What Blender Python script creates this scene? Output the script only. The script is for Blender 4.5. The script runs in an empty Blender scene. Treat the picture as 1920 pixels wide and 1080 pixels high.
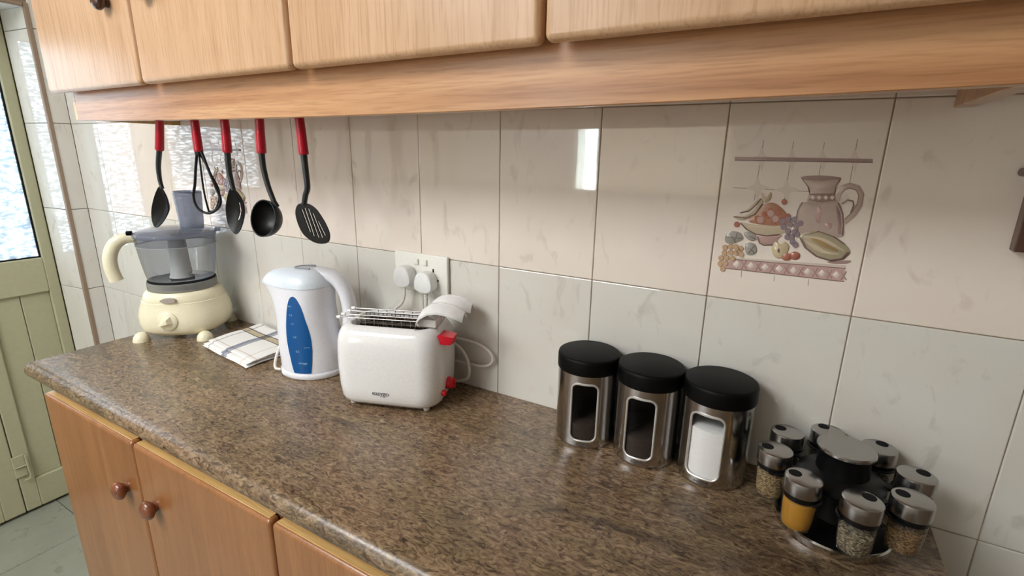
import bpy, bmesh, math, random
from mathutils import Vector, Matrix, Euler
random.seed(7)
PI = math.pi
SC = bpy.context.scene
COL = SC.collection

# ------------------------------------------------------------------ camera
cam_d = bpy.data.cameras.new('camera')
cam_d.sensor_width = 36.0
cam_d.lens = 36.0 * 932.546 / 1920.0
cam_d.clip_start = 0.02
cam = bpy.data.objects.new('camera', cam_d)
COL.objects.link(cam)
cam.location = (-0.09288, -0.84606, 1.40016)
cam.rotation_euler = (math.radians(74.9858), math.radians(-0.9472), math.radians(29.6037))
SC.camera = cam

# ------------------------------------------------------------------ exposure, sky, lamps
SC.view_settings.view_transform = 'Standard'
SC.view_settings.look = 'None'
SC.view_settings.exposure = 0.96
SC.view_settings.gamma = 1.0
SC.view_settings.use_curve_mapping = False

world = bpy.data.worlds.new('sky'); SC.world = world
world.use_nodes = True
bg = world.node_tree.nodes['Background']
bg.inputs[0].default_value = (0.80, 0.90, 1.0, 1); bg.inputs[1].default_value = 1.2

def area(name, loc, rot, sx, sy, power, col):
    l = bpy.data.lights.new(name, 'AREA'); l.shape = 'RECTANGLE'; l.size = sx; l.size_y = sy
    l.energy = power; l.color = col
    o = bpy.data.objects.new(name, l); o.location = loc; o.rotation_euler = rot; COL.objects.link(o)
    return o
# daylight outside the glazed door, daylight outside the rear window, added ceiling fill light
area('daylight_door', (-2.95, -0.46, 1.40), (0, math.radians(-90), 0), 2.2, 1.6, 32, (0.90, 0.96, 1.0))
area('daylight_window', (-0.95, -2.75, 1.45), (math.radians(90), 0, 0), 1.6, 0.9, 82, (0.93, 0.97, 1.0))
area('ceiling_fill_light', (-1.40, -1.70, 2.40), (0, 0, 0), 1.2, 0.9, 27, (0.94, 0.97, 1.0))

# ------------------------------------------------------------------ materials
def lin(c):
    return tuple(((v/255/12.92) if v/255 <= 0.04045 else ((v/255+0.055)/1.055)**2.4) for v in c) + (1.0,)
def new_mat(name):
    m = bpy.data.materials.new(name); m.use_nodes = True
    nt = m.node_tree
    return m, nt, nt.nodes['Principled BSDF'], nt.links
def plain(name, col, rough=0.5, metal=0.0, spec=0.5, coat=0.0, bump=0.0, bscale=200.0, var=0.0):
    m, nt, p, L = new_mat(name)
    p.inputs['Base Color'].default_value = lin(col); p.inputs['Roughness'].default_value = rough
    p.inputs['Metallic'].default_value = metal; p.inputs['Specular IOR Level'].default_value = spec
    p.inputs['Coat Weight'].default_value = coat; p.inputs['Coat Roughness'].default_value = 0.05
    tc = nt.nodes.new('ShaderNodeTexCoord')
    n = nt.nodes.new('ShaderNodeTexNoise'); n.inputs['Scale'].default_value = bscale; n.inputs['Detail'].default_value = 3
    L.new(tc.outputs['Object'], n.inputs['Vector'])
    if bump:
        b = nt.nodes.new('ShaderNodeBump'); b.inputs['Strength'].default_value = bump; b.inputs['Distance'].default_value = 0.001
        L.new(n.outputs['Fac'], b.inputs['Height']); L.new(b.outputs['Normal'], p.inputs['Normal'])
    v = var or 0.03
    r = nt.nodes.new('ShaderNodeValToRGB')
    c = lin(col)
    r.color_ramp.elements[0].position = 0.3; r.color_ramp.elements[1].position = 0.7
    r.color_ramp.elements[0].color = tuple(x*(1-v) for x in c[:3])+(1,)
    r.color_ramp.elements[1].color = tuple(min(1, x*(1+v)) for x in c[:3])+(1,)
    L.new(n.outputs['Fac'], r.inputs['Fac']); L.new(r.outputs['Color'], p.inputs['Base Color'])
    return m
def ramp(nt, stops):
    r = nt.nodes.new('ShaderNodeValToRGB'); e = r.color_ramp.elements
    while len(e) > 1: e.remove(e[-1])
    e[0].position = stops[0][0]; e[0].color = lin(stops[0][1])
    for p, c in stops[1:]:
        k = e.new(p); k.color = lin(c)
    return r
def coords(nt, scale, rand=True):
    tc = nt.nodes.new('ShaderNodeTexCoord'); mp = nt.nodes.new('ShaderNodeMapping')
    mp.inputs['Scale'].default_value = scale
    if rand:
        oi = nt.nodes.new('ShaderNodeObjectInfo'); ml = nt.nodes.new('ShaderNodeVectorMath'); ml.operation = 'MULTIPLY_ADD'
        cb = nt.nodes.new('ShaderNodeCombineXYZ')
        for i in range(3): nt.links.new(oi.outputs['Random'], cb.inputs[i])
        ml.inputs[1].default_value = (37.0, 53.0, 71.0)
        nt.links.new(cb.outputs[0], ml.inputs[0]); nt.links.new(tc.outputs['Object'], ml.inputs[2])
        nt.links.new(ml.outputs[0], mp.inputs['Vector'])
    else:
        nt.links.new(tc.outputs['Object'], mp.inputs['Vector'])
    return mp
def wood(name, axis, light, mid, dark, rough=0.28, spec=0.5, fine=1.0):
    m, nt, p, L = new_mat(name)
    s1 = [34*fine]*3; s1[axis] = 1.6
    s2 = [330*fine]*3; s2[axis] = 15.0
    a = nt.nodes.new('ShaderNodeTexNoise'); a.inputs['Scale'].default_value = 1; a.inputs['Detail'].default_value = 4; a.inputs['Distortion'].default_value = 0.6
    b = nt.nodes.new('ShaderNodeTexNoise'); b.inputs['Scale'].default_value = 1; b.inputs['Detail'].default_value = 3
    L.new(coords(nt, s1).outputs[0], a.inputs['Vector']); L.new(coords(nt, s2).outputs[0], b.inputs['Vector'])
    ra = ramp(nt, [(0.28, dark), (0.48, mid), (0.72, light)])
    L.new(a.outputs['Fac'], ra.inputs['Fac'])
    rb = nt.nodes.new('ShaderNodeValToRGB')
    rb.color_ramp.elements[0].position = 0.34; rb.color_ramp.elements[0].color = (0.70, 0.62, 0.54, 1)
    rb.color_ramp.elements[1].position = 0.52; rb.color_ramp.elements[1].color = (1, 1, 1, 1)
    L.new(b.outputs['Fac'], rb.inputs['Fac'])
    mx = nt.nodes.new('ShaderNodeMix'); mx.data_type = 'RGBA'; mx.blend_type = 'MULTIPLY'; mx.inputs[0].default_value = 0.55
    L.new(ra.outputs['Color'], mx.inputs[6]); L.new(rb.outputs['Color'], mx.inputs[7])
    L.new(mx.outputs[2], p.inputs['Base Color'])
    p.inputs['Roughness'].default_value = rough; p.inputs['Specular IOR Level'].default_value = spec
    p.inputs['Coat Weight'].default_value = 0.35; p.inputs['Coat Roughness'].default_value = 0.22
    bp = nt.nodes.new('ShaderNodeBump'); bp.inputs['Strength'].default_value = 0.12; bp.inputs['Distance'].default_value = 0.0006
    L.new(b.outputs['Fac'], bp.inputs['Height']); L.new(bp.outputs['Normal'], p.inputs['Normal'])
    return m
def tile_mat(name, base, vein, pink, rough=0.03):
    m, nt, p, L = new_mat(name)
    co = coords(nt, (1, 1, 1))
    big = nt.nodes.new('ShaderNodeTexNoise'); big.inputs['Scale'].default_value = 7; big.inputs['Detail'].default_value = 4
    L.new(co.outputs[0], big.inputs['Vector'])
    rp = ramp(nt, [(0.35, base), (0.75, pink)])
    L.new(big.outputs['Fac'], rp.inputs['Fac'])
    co2 = coords(nt, (26, 26, 13))
    v = nt.nodes.new('ShaderNodeTexNoise'); v.inputs['Scale'].default_value = 1; v.inputs['Detail'].default_value = 5; v.inputs['Distortion'].default_value = 1.2
    L.new(co2.outputs[0], v.inputs['Vector'])
    rv = nt.nodes.new('ShaderNodeValToRGB'); rv.color_ramp.elements[0].position = 0.60; rv.color_ramp.elements[1].position = 0.74
    rv.color_ramp.elements[0].color = (0, 0, 0, 1); rv.color_ramp.elements[1].color = (0.55, 0.55, 0.55, 1)
    L.new(v.outputs['Fac'], rv.inputs['Fac'])
    mx = nt.nodes.new('ShaderNodeMix'); mx.data_type = 'RGBA'
    L.new(rv.outputs['Color'], mx.inputs[0]); L.new(rp.outputs['Color'], mx.inputs[6]); mx.inputs[7].default_value = lin(vein)
    L.new(mx.outputs[2], p.inputs['Base Color'])
    p.inputs['Roughness'].default_value = rough; p.inputs['IOR'].default_value = 1.62
    w = nt.nodes.new('ShaderNodeTexNoise'); w.inputs['Scale'].default_value = 14; w.inputs['Detail'].default_value = 1
    L.new(co.outputs[0], w.inputs['Vector'])
    bp = nt.nodes.new('ShaderNodeBump'); bp.inputs['Strength'].default_value = 0.03; bp.inputs['Distance'].default_value = 0.0015
    L.new(w.outputs['Fac'], bp.inputs['Height']); L.new(bp.outputs['Normal'], p.inputs['Normal'])
    return m
def sheen_factor(nt, f0):
    """Schlick reflectance, the same from both sides of a thin sheet"""
    lw = nt.nodes.new('ShaderNodeLayerWeight'); lw.inputs['Blend'].default_value = 0.5
    pw = nt.nodes.new('ShaderNodeMath'); pw.operation = 'POWER'; pw.inputs[1].default_value = 5
    ma = nt.nodes.new('ShaderNodeMath'); ma.operation = 'MULTIPLY_ADD'; ma.inputs[1].default_value = 1-f0; ma.inputs[2].default_value = f0
    nt.links.new(lw.outputs['Facing'], pw.inputs[0]); nt.links.new(pw.outputs[0], ma.inputs[0])
    return ma.outputs[0]
def see_through(name, tint, ior=1.45, rough=0.04, body=0.0, bodycol=(200, 200, 200)):
    """thin clear plastic or glass: tinted transparency under a fresnel reflection"""
    m = bpy.data.materials.new(name); m.use_nodes = True; nt = m.node_tree; L = nt.links
    nt.nodes.remove(nt.nodes['Principled BSDF']); out = nt.nodes['Material Output']
    t = nt.nodes.new('ShaderNodeBsdfTransparent'); t.inputs[0].default_value = lin(tint)
    d = nt.nodes.new('ShaderNodeBsdfDiffuse'); d.inputs[0].default_value = lin(bodycol)
    g = nt.nodes.new('ShaderNodeBsdfGlossy'); g.inputs['Roughness'].default_value = rough
    m1 = nt.nodes.new('ShaderNodeMixShader'); m1.inputs[0].default_value = body
    L.new(t.outputs[0], m1.inputs[1]); L.new(d.outputs[0], m1.inputs[2])
    m2 = nt.nodes.new('ShaderNodeMixShader')
    L.new(sheen_factor(nt, ((ior-1)/(ior+1))**2), m2.inputs[0]); L.new(m1.outputs[0], m2.inputs[1]); L.new(g.outputs[0], m2.inputs[2])
    L.new(m2.outputs[0], out.inputs['Surface'])
    return m
def relief_glass():
    m = bpy.data.materials.new('relief_glass'); m.use_nodes = True; nt = m.node_tree; L = nt.links
    nt.nodes.remove(nt.nodes['Principled BSDF']); out = nt.nodes['Material Output']
    co = coords(nt, (1, 42, 125), rand=False)
    n = nt.nodes.new('ShaderNodeTexNoise'); n.inputs['Scale'].default_value = 1; n.inputs['Detail'].default_value = 3; n.inputs['Distortion'].default_value = 0.9
    L.new(co.outputs[0], n.inputs['Vector'])
    r = nt.nodes.new('ShaderNodeValToRGB'); r.color_ramp.elements[0].position = 0.46; r.color_ramp.elements[1].position = 0.60
    r.color_ramp.elements[0].color = (0.0, 0.0, 0.0, 1); r.color_ramp.elements[1].color = (0.95, 0.95, 0.95, 1)
    L.new(n.outputs['Fac'], r.inputs['Fac'])
    bp = nt.nodes.new('ShaderNodeBump'); bp.inputs['Strength'].default_value = 0.7; bp.inputs['Distance'].default_value = 0.004
    L.new(n.outputs['Fac'], bp.inputs['Height'])
    t = nt.nodes.new('ShaderNodeBsdfTransparent'); t.inputs[0].default_value = (0.95, 0.98, 1, 1)
    tr = nt.nodes.new('ShaderNodeBsdfTranslucent'); tr.inputs[0].default_value = (0.30, 0.335, 0.37, 1)
    L.new(bp.outputs['Normal'], tr.inputs['Normal'])
    mx = nt.nodes.new('ShaderNodeMixShader'); L.new(r.outputs['Color'], mx.inputs[0])
    L.new(tr.outputs[0], mx.inputs[1]); L.new(t.outputs[0], mx.inputs[2])
    g = nt.nodes.new('ShaderNodeBsdfGlossy'); g.inputs['Roughness'].default_value = 0.12; L.new(bp.outputs['Normal'], g.inputs['Normal'])
    m2 = nt.nodes.new('ShaderNodeMixShader'); L.new(sheen_factor(nt, 0.03), m2.inputs[0]); L.new(mx.outputs[0], m2.inputs[1]); L.new(g.outputs[0], m2.inputs[2])
    L.new(m2.outputs[0], out.inputs['Surface'])
    return m
def worktop_mat():
    m, nt, p, L = new_mat('worktop_laminate')
    co = coords(nt, (44, 100, 100), rand=False)
    rt = nt.nodes.new('ShaderNodeMapping'); rt.inputs['Rotation'].default_value = (0, 0, math.radians(-14))
    L.new(co.outputs[0], rt.inputs['Vector'])
    a = nt.nodes.new('ShaderNodeTexNoise'); a.inputs['Scale'].default_value = 1; a.inputs['Detail'].default_value = 9; a.inputs['Roughness'].default_value = 0.72; a.inputs['Distortion'].default_value = 1.8
    L.new(rt.outputs[0], a.inputs['Vector'])
    ra = ramp(nt, [(0.26, (44, 36, 30)), (0.40, (110, 92, 76)), (0.50, (156, 136, 114)), (0.60, (186, 166, 140)), (0.74, (226, 208, 184))])
    L.new(a.outputs['Fac'], ra.inputs['Fac'])
    co2 = coords(nt, (5, 11, 11), rand=False)
    b = nt.nodes.new('ShaderNodeTexNoise'); b.inputs['Scale'].default_value = 1; b.inputs['Detail'].default_value = 4; b.inputs['Distortion'].default_value = 0.8
    L.new(co2.outputs[0], b.inputs['Vector'])
    rb = ramp(nt, [(0.30, (150, 142, 140)), (0.45, (205, 196, 176)), (0.55, (212, 200, 188)), (0.70, (218, 202, 182))])
    L.new(b.outputs['Fac'], rb.inputs['Fac'])
    mx = nt.nodes.new('ShaderNodeMix'); mx.data_type = 'RGBA'; mx.blend_type = 'MULTIPLY'; mx.inputs[0].default_value = 1.0
    L.new(ra.outputs['Color'], mx.inputs[6]); L.new(rb.outputs['Color'], mx.inputs[7])
    # scattered dark mineral flecks
    co3 = coords(nt, (60, 130, 130), rand=False)
    c = nt.nodes.new('ShaderNodeTexNoise'); c.inputs['Scale'].default_value = 1; c.inputs['Detail'].default_value = 2; c.inputs['Distortion'].default_value = 1.0
    L.new(co3.outputs[0], c.inputs['Vector'])
    rc = nt.nodes.new('ShaderNodeValToRGB'); rc.color_ramp.elements[0].position = 0.33; rc.color_ramp.elements[1].position = 0.40
    rc.color_ramp.elements[0].color = (0.30, 0.30, 0.32, 1); rc.color_ramp.elements[1].color = (1, 1, 1, 1)
    L.new(c.outputs['Fac'], rc.inputs['Fac'])
    m3 = nt.nodes.new('ShaderNodeMix'); m3.data_type = 'RGBA'; m3.blend_type = 'MULTIPLY'; m3.inputs[0].default_value = 0.8
    L.new(mx.outputs[2], m3.inputs[6]); L.new(rc.outputs['Color'], m3.inputs[7])
    L.new(m3.outputs[2], p.inputs['Base Color'])
    p.inputs['Roughness'].default_value = 0.27
    bp = nt.nodes.new('ShaderNodeBump'); bp.inputs['Strength'].default_value = 0.22; bp.inputs['Distance'].default_value = 0.0009
    L.new(a.outputs['Fac'], bp.inputs['Height']); L.new(bp.outputs['Normal'], p.inputs['Normal'])
    return m
def brushed(name, col, rough=0.25):
    m, nt, p, L = new_mat(name)
    co = coords(nt, (4, 4, 900))
    n = nt.nodes.new('ShaderNodeTexNoise'); n.inputs['Scale'].default_value = 1; n.inputs['Detail'].default_value = 2
    L.new(co.outputs[0], n.inputs['Vector'])
    c = lin(col)
    r = nt.nodes.new('ShaderNodeValToRGB'); r.color_ramp.elements[0].color = tuple(x*0.85 for x in c[:3])+(1,); r.color_ramp.elements[1].color = c
    L.new(n.outputs['Fac'], r.inputs['Fac']); L.new(r.outputs['Color'], p.inputs['Base Color'])
    p.inputs['Metallic'].default_value = 1; p.inputs['Roughness'].default_value = rough
    bp = nt.nodes.new('ShaderNodeBump'); bp.inputs['Strength'].default_value = 0.08; bp.inputs['Distance'].default_value = 0.0004
    L.new(n.outputs['Fac'], bp.inputs['Height']); L.new(bp.outputs['Normal'], p.inputs['Normal'])
    return m
def grains(name, stops, scale):
    m, nt, p, L = new_mat(name)
    v = nt.nodes.new('ShaderNodeTexVoronoi'); v.inputs['Scale'].default_value = scale
    L.new(coords(nt, (1, 1, 1.6)).outputs[0], v.inputs['Vector'])
    r = ramp(nt, stops)
    sp = nt.nodes.new('ShaderNodeSeparateColor'); L.new(v.outputs['Color'], sp.inputs[0]); L.new(sp.outputs[0], r.inputs['Fac'])
    L.new(r.outputs['Color'], p.inputs['Base Color']); p.inputs['Roughness'].default_value = 0.7
    bp = nt.nodes.new('ShaderNodeBump'); bp.inputs['Strength'].default_value = 0.8; bp.inputs['Distance'].default_value = 0.002
    L.new(v.outputs['Distance'], bp.inputs['Height']); L.new(bp.outputs['Normal'], p.inputs['Normal'])
    return m
def towel_mat():
    m, nt, p, L = new_mat('towel_cotton')
    uv = nt.nodes.new('ShaderNodeUVMap'); uv.uv_map = 'UVMap'
    sp = nt.nodes.new('ShaderNodeSeparateXYZ'); L.new(uv.outputs[0], sp.inputs[0])
    def stripes(sock, bands):
        r = nt.nodes.new('ShaderNodeValToRGB'); r.color_ramp.interpolation = 'CONSTANT'
        e = r.color_ramp.elements
        e[0].position = 0; e[0].color = (1, 1, 1, 1); e.remove(e[1])
        for a, b, c in bands:
            k = e.new(a); k.color = lin(c); k = e.new(b); k.color = (1, 1, 1, 1)
        L.new(sock, r.inputs['Fac']); return r
    w = (110, 118, 142)
    bu = stripes(sp.outputs[0], [(0.13, 0.142, (70, 72, 80)), (0.44, 0.458, w), (0.464, 0.482, w), (0.488, 0.506, w), (0.512, 0.530, w), (0.536, 0.552, w), (0.86, 0.872, (225, 205, 200))])
    bv = stripes(sp.outputs[1], [(0.16, 0.172, (228, 208, 200)), (0.62, 0.638, (62, 54, 56)), (0.642, 0.662, (205, 184, 140)), (0.666, 0.684, (178, 160, 118)), (0.688, 0.712, (208, 188, 142)), (0.716, 0.732, (180, 160, 116)), (0.735, 0.755, (58, 50, 54))])
    mx = nt.nodes.new('ShaderNodeMix'); mx.data_type = 'RGBA'; mx.blend_type = 'MULTIPLY'; mx.inputs[0].default_value = 1
    L.new(bu.outputs[0], mx.inputs[6]); L.new(bv.outputs[0], mx.inputs[7])
    m2 = nt.nodes.new('ShaderNodeMix'); m2.data_type = 'RGBA'; m2.blend_type = 'MULTIPLY'; m2.inputs[0].default_value = 1
    L.new(mx.outputs[2], m2.inputs[6]); m2.inputs[7].default_value = lin((236, 234, 230))
    L.new(m2.outputs[2], p.inputs['Base Color']); p.inputs['Roughness'].default_value = 0.9
    n = nt.nodes.new('ShaderNodeTexNoise'); n.inputs['Scale'].default_value = 700
    tc = nt.nodes.new('ShaderNodeTexCoord'); L.new(tc.outputs['Object'], n.inputs['Vector'])
    bp = nt.nodes.new('ShaderNodeBump'); bp.inputs['Strength'].default_value = 0.3; bp.inputs['Distance'].default_value = 0.001
    L.new(n.outputs['Fac'], bp.inputs['Height']); L.new(bp.outputs['Normal'], p.inputs['Normal'])
    return m

M = {}
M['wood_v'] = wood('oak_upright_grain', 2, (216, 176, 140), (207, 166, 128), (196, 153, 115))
M['wood_low_shaded'] = wood('oak_lower_shaded', 2, (166, 114, 70), (156, 104, 62), (144, 95, 55))  # same oak, darkened for the weaker light on the lower units
M['wood_h'] = wood('oak_level_grain', 0, (212, 164, 120), (197, 145, 102), (174, 122, 82))
M['wood_lit_edge'] = wood('oak_lit_edge', 0, (226, 190, 128), (212, 174, 112), (196, 156, 96))  # paler oak copy: light on door tops and left pelmet end painted in
M['wood_dark'] = wood('dark_stained_wood', 2, (100, 66, 50), (78, 48, 36), (58, 34, 26), rough=0.45)
M['knob'] = wood('knob_brown_wood', 2, (150, 92, 60), (128, 74, 46), (104, 58, 36), rough=0.22)
M['knob_shaded'] = wood('knob_shaded_wood', 2, (84, 48, 34), (70, 38, 26), (56, 28, 18), rough=0.22)  # darker knob copy: shade on the upper knobs put into the colour
M['tile_up'] = tile_mat('tile_beige_marbled', (240, 229, 217), (206, 190, 176), (236, 222, 211))
M['tile_low'] = tile_mat('tile_white_marbled', (224, 222, 214), (186, 180, 170), (222, 215, 205))
M['tile_floor'] = tile_mat('floor_tile_grey', (150, 152, 138), (96, 98, 88), (138, 140, 126), rough=0.3)
M['grout'] = plain('grout', (172, 156, 138), 0.9)
M['grout_floor'] = plain('floor_grout', (120, 122, 114), 0.9)
M['paint'] = plain('wall_paint', (226, 224, 218), 0.8, bump=0.2, bscale=90)
M['paint_low_bounce'] = plain('tan_low_bounce_paint', (128, 108, 90), 0.8, bump=0.2, bscale=90)  # dark tone chosen so the unseen right wall bounces less light
M['ceiling'] = plain('ceiling_paint', (236, 234, 228), 0.9)
M['trim'] = plain('brown_tile_edging', (150, 128, 108), 0.4)
M['door'] = plain('cream_door_paint', (180, 177, 146), 0.38, bump=0.1, bscale=60)
M['rubber_and_shade'] = plain('black_gasket_and_shade', (20, 20, 21), 0.8, spec=0.2)
M['worktop'] = worktop_mat()
M['glass_door'] = relief_glass()
M['glass'] = see_through('clear_glass', (240, 246, 246))
M['blind'] = None
M['steel'] = brushed('brushed_steel', (196, 194, 192), 0.17)
M['steel_cap'] = brushed('brushed_cap_steel', (176, 174, 172), 0.26)
M['steel_plain'] = plain('polished_steel', (205, 202, 198), 0.16, metal=1.0)
M['chrome_wire'] = plain('chrome_wire', (200, 198, 196), 0.12, metal=1.0)
M['steel_dark'] = plain('dark_metal', (58, 56, 54), 0.5, metal=0.6)
M['lid_black'] = plain('satin_black_plastic', (6, 6, 7), 0.50, spec=0.14, bump=0.15, bscale=600)
M['black'] = plain('black_plastic', (10, 10, 11), 0.42, spec=0.3)
M['nylon'] = plain('black_nylon', (9, 9, 9), 0.42, spec=0.35)
M['grey_rod'] = plain('grey_black_handle_shaft', (34, 36, 36), 0.34)
M['red_grip'] = plain('red_grip_plastic', (176, 16, 38), 0.30)
M['red'] = plain('red_plastic', (214, 24, 44), 0.25)
M['white_gloss'] = plain('white_gloss_plastic', (238, 236, 234), 0.12, coat=0.3)
M['white_kettle'] = plain('white_kettle_plastic', (236, 236, 242), 0.25)
M['white_lid'] = plain('pale_blue_white_plastic', (222, 230, 238), 0.3)
M['white_pl'] = plain('white_socket_plastic', (240, 238, 228), 0.3)
M['white_plug'] = plain('white_plug_plastic', (238, 238, 236), 0.35)
M['cord'] = plain('white_cable', (226, 220, 212), 0.45)
M['blue'] = plain('blue_window_plastic', (0, 84, 150), 0.22)
M['mark'] = plain('pale_blue_print', (150, 196, 230), 0.5)
M['grey_tube'] = plain('grey_plastic', (150, 152, 156), 0.4)
M['cream'] = plain('cream_plastic', (238, 230, 200), 0.28)
M['cream_tint'] = plain('mushroom_grey_plastic', (172, 160, 150), 0.4)
M['bowl'] = see_through('smoky_clear_plastic', (217, 219, 224), ior=1.4, body=0.07, bodycol=(176, 180, 184))
M['lidplastic'] = see_through('blue_grey_clear_plastic', (192, 196, 206), ior=1.4, body=0.40, bodycol=(148, 153, 168))
M['collar'] = see_through('grey_clear_plastic', (210, 210, 206), body=0.45, bodycol=(170, 170, 166))
M['print'] = plain('grey_print', (92, 92, 96), 0.5)
M['jar_glass'] = see_through('jar_glass', (232, 238, 234), body=0.03)
M['window_pane'] = see_through('canister_window', (246, 246, 246), ior=1.25, rough=0.05)
M['frame_ring'] = plain('pale_steel_ring', (212, 208, 202), 0.34, metal=0.5)
M['sugar'] = plain('white_sugar', (250, 249, 246), 0.8, bump=0.5, bscale=500)
M['dark_tea'] = plain('dark_tea', (52, 40, 32), 0.8, bump=0.8, bscale=400, var=0.4)
M['turmeric'] = plain('yellow_spice_powder', (208, 138, 14), 0.8, bump=0.3, bscale=400)
M['sp_tan'] = grains('tan_seeds', [(0.1, (112, 82, 52)), (0.5, (180, 138, 92)), (0.9, (206, 172, 128))], 420)
M['sp_mix'] = grains('mixed_dried_herbs', [(0.1, (84, 70, 54)), (0.5, (150, 124, 98)), (0.9, (190, 168, 142))], 380)
M['sp_brown'] = grains('brown_seeds', [(0.1, (96, 62, 36)), (0.5, (164, 116, 72)), (0.9, (196, 152, 104))], 460)
M['sp_dark'] = grains('dark_spice', [(0.1, (40, 32, 26)), (0.5, (70, 58, 44)), (0.9, (110, 92, 70))], 420)
M['towel'] = towel_mat()
M['lamp'] = plain('fill_panel_diffuser', (245, 242, 236), 0.5)
# glaze colours of the picture tiles
for k, c in dict(mauve=(164, 136, 130), mauve_dark=(132, 104, 98), mauve_line=(176, 156, 148), star=(226, 212, 200), jug=(190, 170, 158),
                 pink=(196, 162, 154), bowl=(208, 190, 164), orange=(182, 132, 104), orange_pale=(198, 164, 130), red=(180, 112, 92),
                 purple=(150, 132, 140), leaf=(166, 160, 150), leaf_dark=(112, 110, 104), pale=(212, 196, 184), apple=(210, 192, 156),
                 apple_dark=(170, 140, 96), melon=(174, 163, 134)).items():
    M['g_'+k] = plain('glaze_'+k, c, 0.14, spec=0.6)

# ------------------------------------------------------------------ mesh helpers
def smooth_path(pts, n=8, closed=False):
    P = [Vector(p) for p in pts]; out = []
    N = len(P); rng = range(N if closed else N-1)
    for i in rng:
        if closed: p0, p1, p2, p3 = P[(i-1) % N], P[i], P[(i+1) % N], P[(i+2) % N]
        else: p0, p1, p2, p3 = P[max(i-1, 0)], P[i], P[i+1], P[min(i+2, N-1)]
        for k in range(n):
            t = k/n
            out.append(0.5*((2*p1)+(p2-p0)*t+(2*p0-5*p1+4*p2-p3)*t*t+(3*p1-p0-3*p2+p3)*t*t*t))
    if not closed: out.append(P[-1])
    return out
class MB:
    def __init__(s): s.v = []; s.f = []; s.uv = None
    def add(s, v, f):
        o = len(s.v); s.v += [tuple(x) for x in v]; s.f += [tuple(i+o for i in q) for q in f]; return s
    def box(s, a, b, bev=0.0, seg=2, mat=None):
        bm = bmesh.new(); bmesh.ops.create_cube(bm, size=1)
        c = [(a[i]+b[i])/2 for i in range(3)]; d = [abs(b[i]-a[i]) for i in range(3)]
        for v in bm.verts: v.co = Vector((v.co[i]*d[i]+c[i] for i in range(3)))
        if bev: bmesh.ops.bevel(bm, geom=bm.edges[:], offset=min(bev, min(d)*0.49), segments=seg, profile=0.5, affect='EDGES')
        if mat: bmesh.ops.transform(bm, matrix=mat, verts=bm.verts)
        bm.verts.index_update()
        s.add([v.co for v in bm.verts], [[v.index for v in f.verts] for f in bm.faces]); bm.free(); return s
    def rings(s, R, cap0=True, cap1=True, closed=False):
        n = len(R[0]); v = [p for r in R for p in r]; f = []
        K = len(R)
        for i in range(K if closed else K-1):
            j = (i+1) % K
            for k in range(n):
                l = (k+1) % n
                f.append((i*n+k, i*n+l, j*n+l, j*n+k))
        if not closed:
            if cap0: f.append(tuple(range(n-1, -1, -1)))
            if cap1: f.append(tuple((K-1)*n+k for k in range(n)))
        return s.add(v, f)
    def lathe(s, prof, n=40, c=(0, 0), cap0=True, cap1=True):
        return s.rings([[(c[0]+r*math.cos(2*PI*k/n), c[1]+r*math.sin(2*PI*k/n), z) for k in range(n)] for r, z in prof], cap0, cap1)
    def tube(s, path, r, n=10, closed=False, flat=1.0, up=None):
        P = [Vector(p) for p in path]; N = len(P); R = []
        prev = None
        for i in range(N):
            if closed: t = P[(i+1) % N]-P[(i-1) % N]
            else: t = P[min(i+1, N-1)]-P[max(i-1, 0)]
            t.normalize()
            if prev is None:
                a = Vector(up) if up else (Vector((0, 0, 1)) if abs(t.z) < 0.9 else Vector((0, 1, 0)))
                u = (a-t*a.dot(t)).normalized()
            else:
                u = (prev-t*prev.dot(t)).normalized()
            prev = u; w = t.cross(u)
            rr = r[i] if isinstance(r, (list, tuple)) else r
            R.append([P[i]+u*rr*math.cos(2*PI*k/n)+w*rr*flat*math.sin(2*PI*k/n) for k in range(n)])
        return s.rings(R, closed=closed)
    def prism(s, poly, y0, y1, inset=0.0):
        """outline in x, z extruded from y0 (back) to y1 (front), front optionally inset"""
        n = len(poly); cx = sum(p[0] for p in poly)/n; cz = sum(p[1] for p in poly)/n
        k = 1-inset
        a = [(p[0], y0, p[1]) for p in poly]
        m = [(p[0], y0+(y1-y0)*0.55, p[1]) for p in poly]
        b = [(cx+(p[0]-cx)*k, y1, cz+(p[1]-cz)*k) for p in poly]
        return s.rings([a, m, b] if inset else [a, b])
    def build(s, name, mat, parent=None, smooth=True, angle=40, loc=None, rot=None):
        me = bpy.data.meshes.new(name); me.from_pydata(s.v, [], s.f)
        bm = bmesh.new(); bm.from_mesh(me); bmesh.ops.recalc_face_normals(bm, faces=bm.faces); bm.to_mesh(me); bm.free()
        return link(name, me, mat, parent, smooth, angle, loc, rot)
def link(name, me, mat, parent=None, smooth=True, angle=40, loc=None, rot=None):
    if smooth:
        me.shade_smooth(); me.set_sharp_from_angle(angle=math.radians(angle))
    if mat is not None:
        me.materials.clear(); me.materials.append(mat)
    o = bpy.data.objects.new(name, me); COL.objects.link(o)
    if smooth and angle == 30:
        w = o.modifiers.new('weighted', 'WEIGHTED_NORMAL'); w.keep_sharp = True; w.weight = 100
    if parent: o.parent = parent
    if loc: o.location = loc
    if rot: o.rotation_euler = rot
    return o
def thing(name, label, cat, loc=(0, 0, 0), yaw=0.0, group=None):
    o = bpy.data.objects.new(name, None); COL.objects.link(o); o.empty_display_size = 0.05
    o.location = loc; o.rotation_euler = (0, 0, math.radians(yaw)); return tag(o, label, cat, group)
def tag(o, label, cat, group=None):
    o['label'] = label; o['category'] = cat
    if group: o['group'] = group
    return o
def struct(o, label=None):
    o['kind'] = 'structure'
    if label: o['label'] = label
    return o
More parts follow.
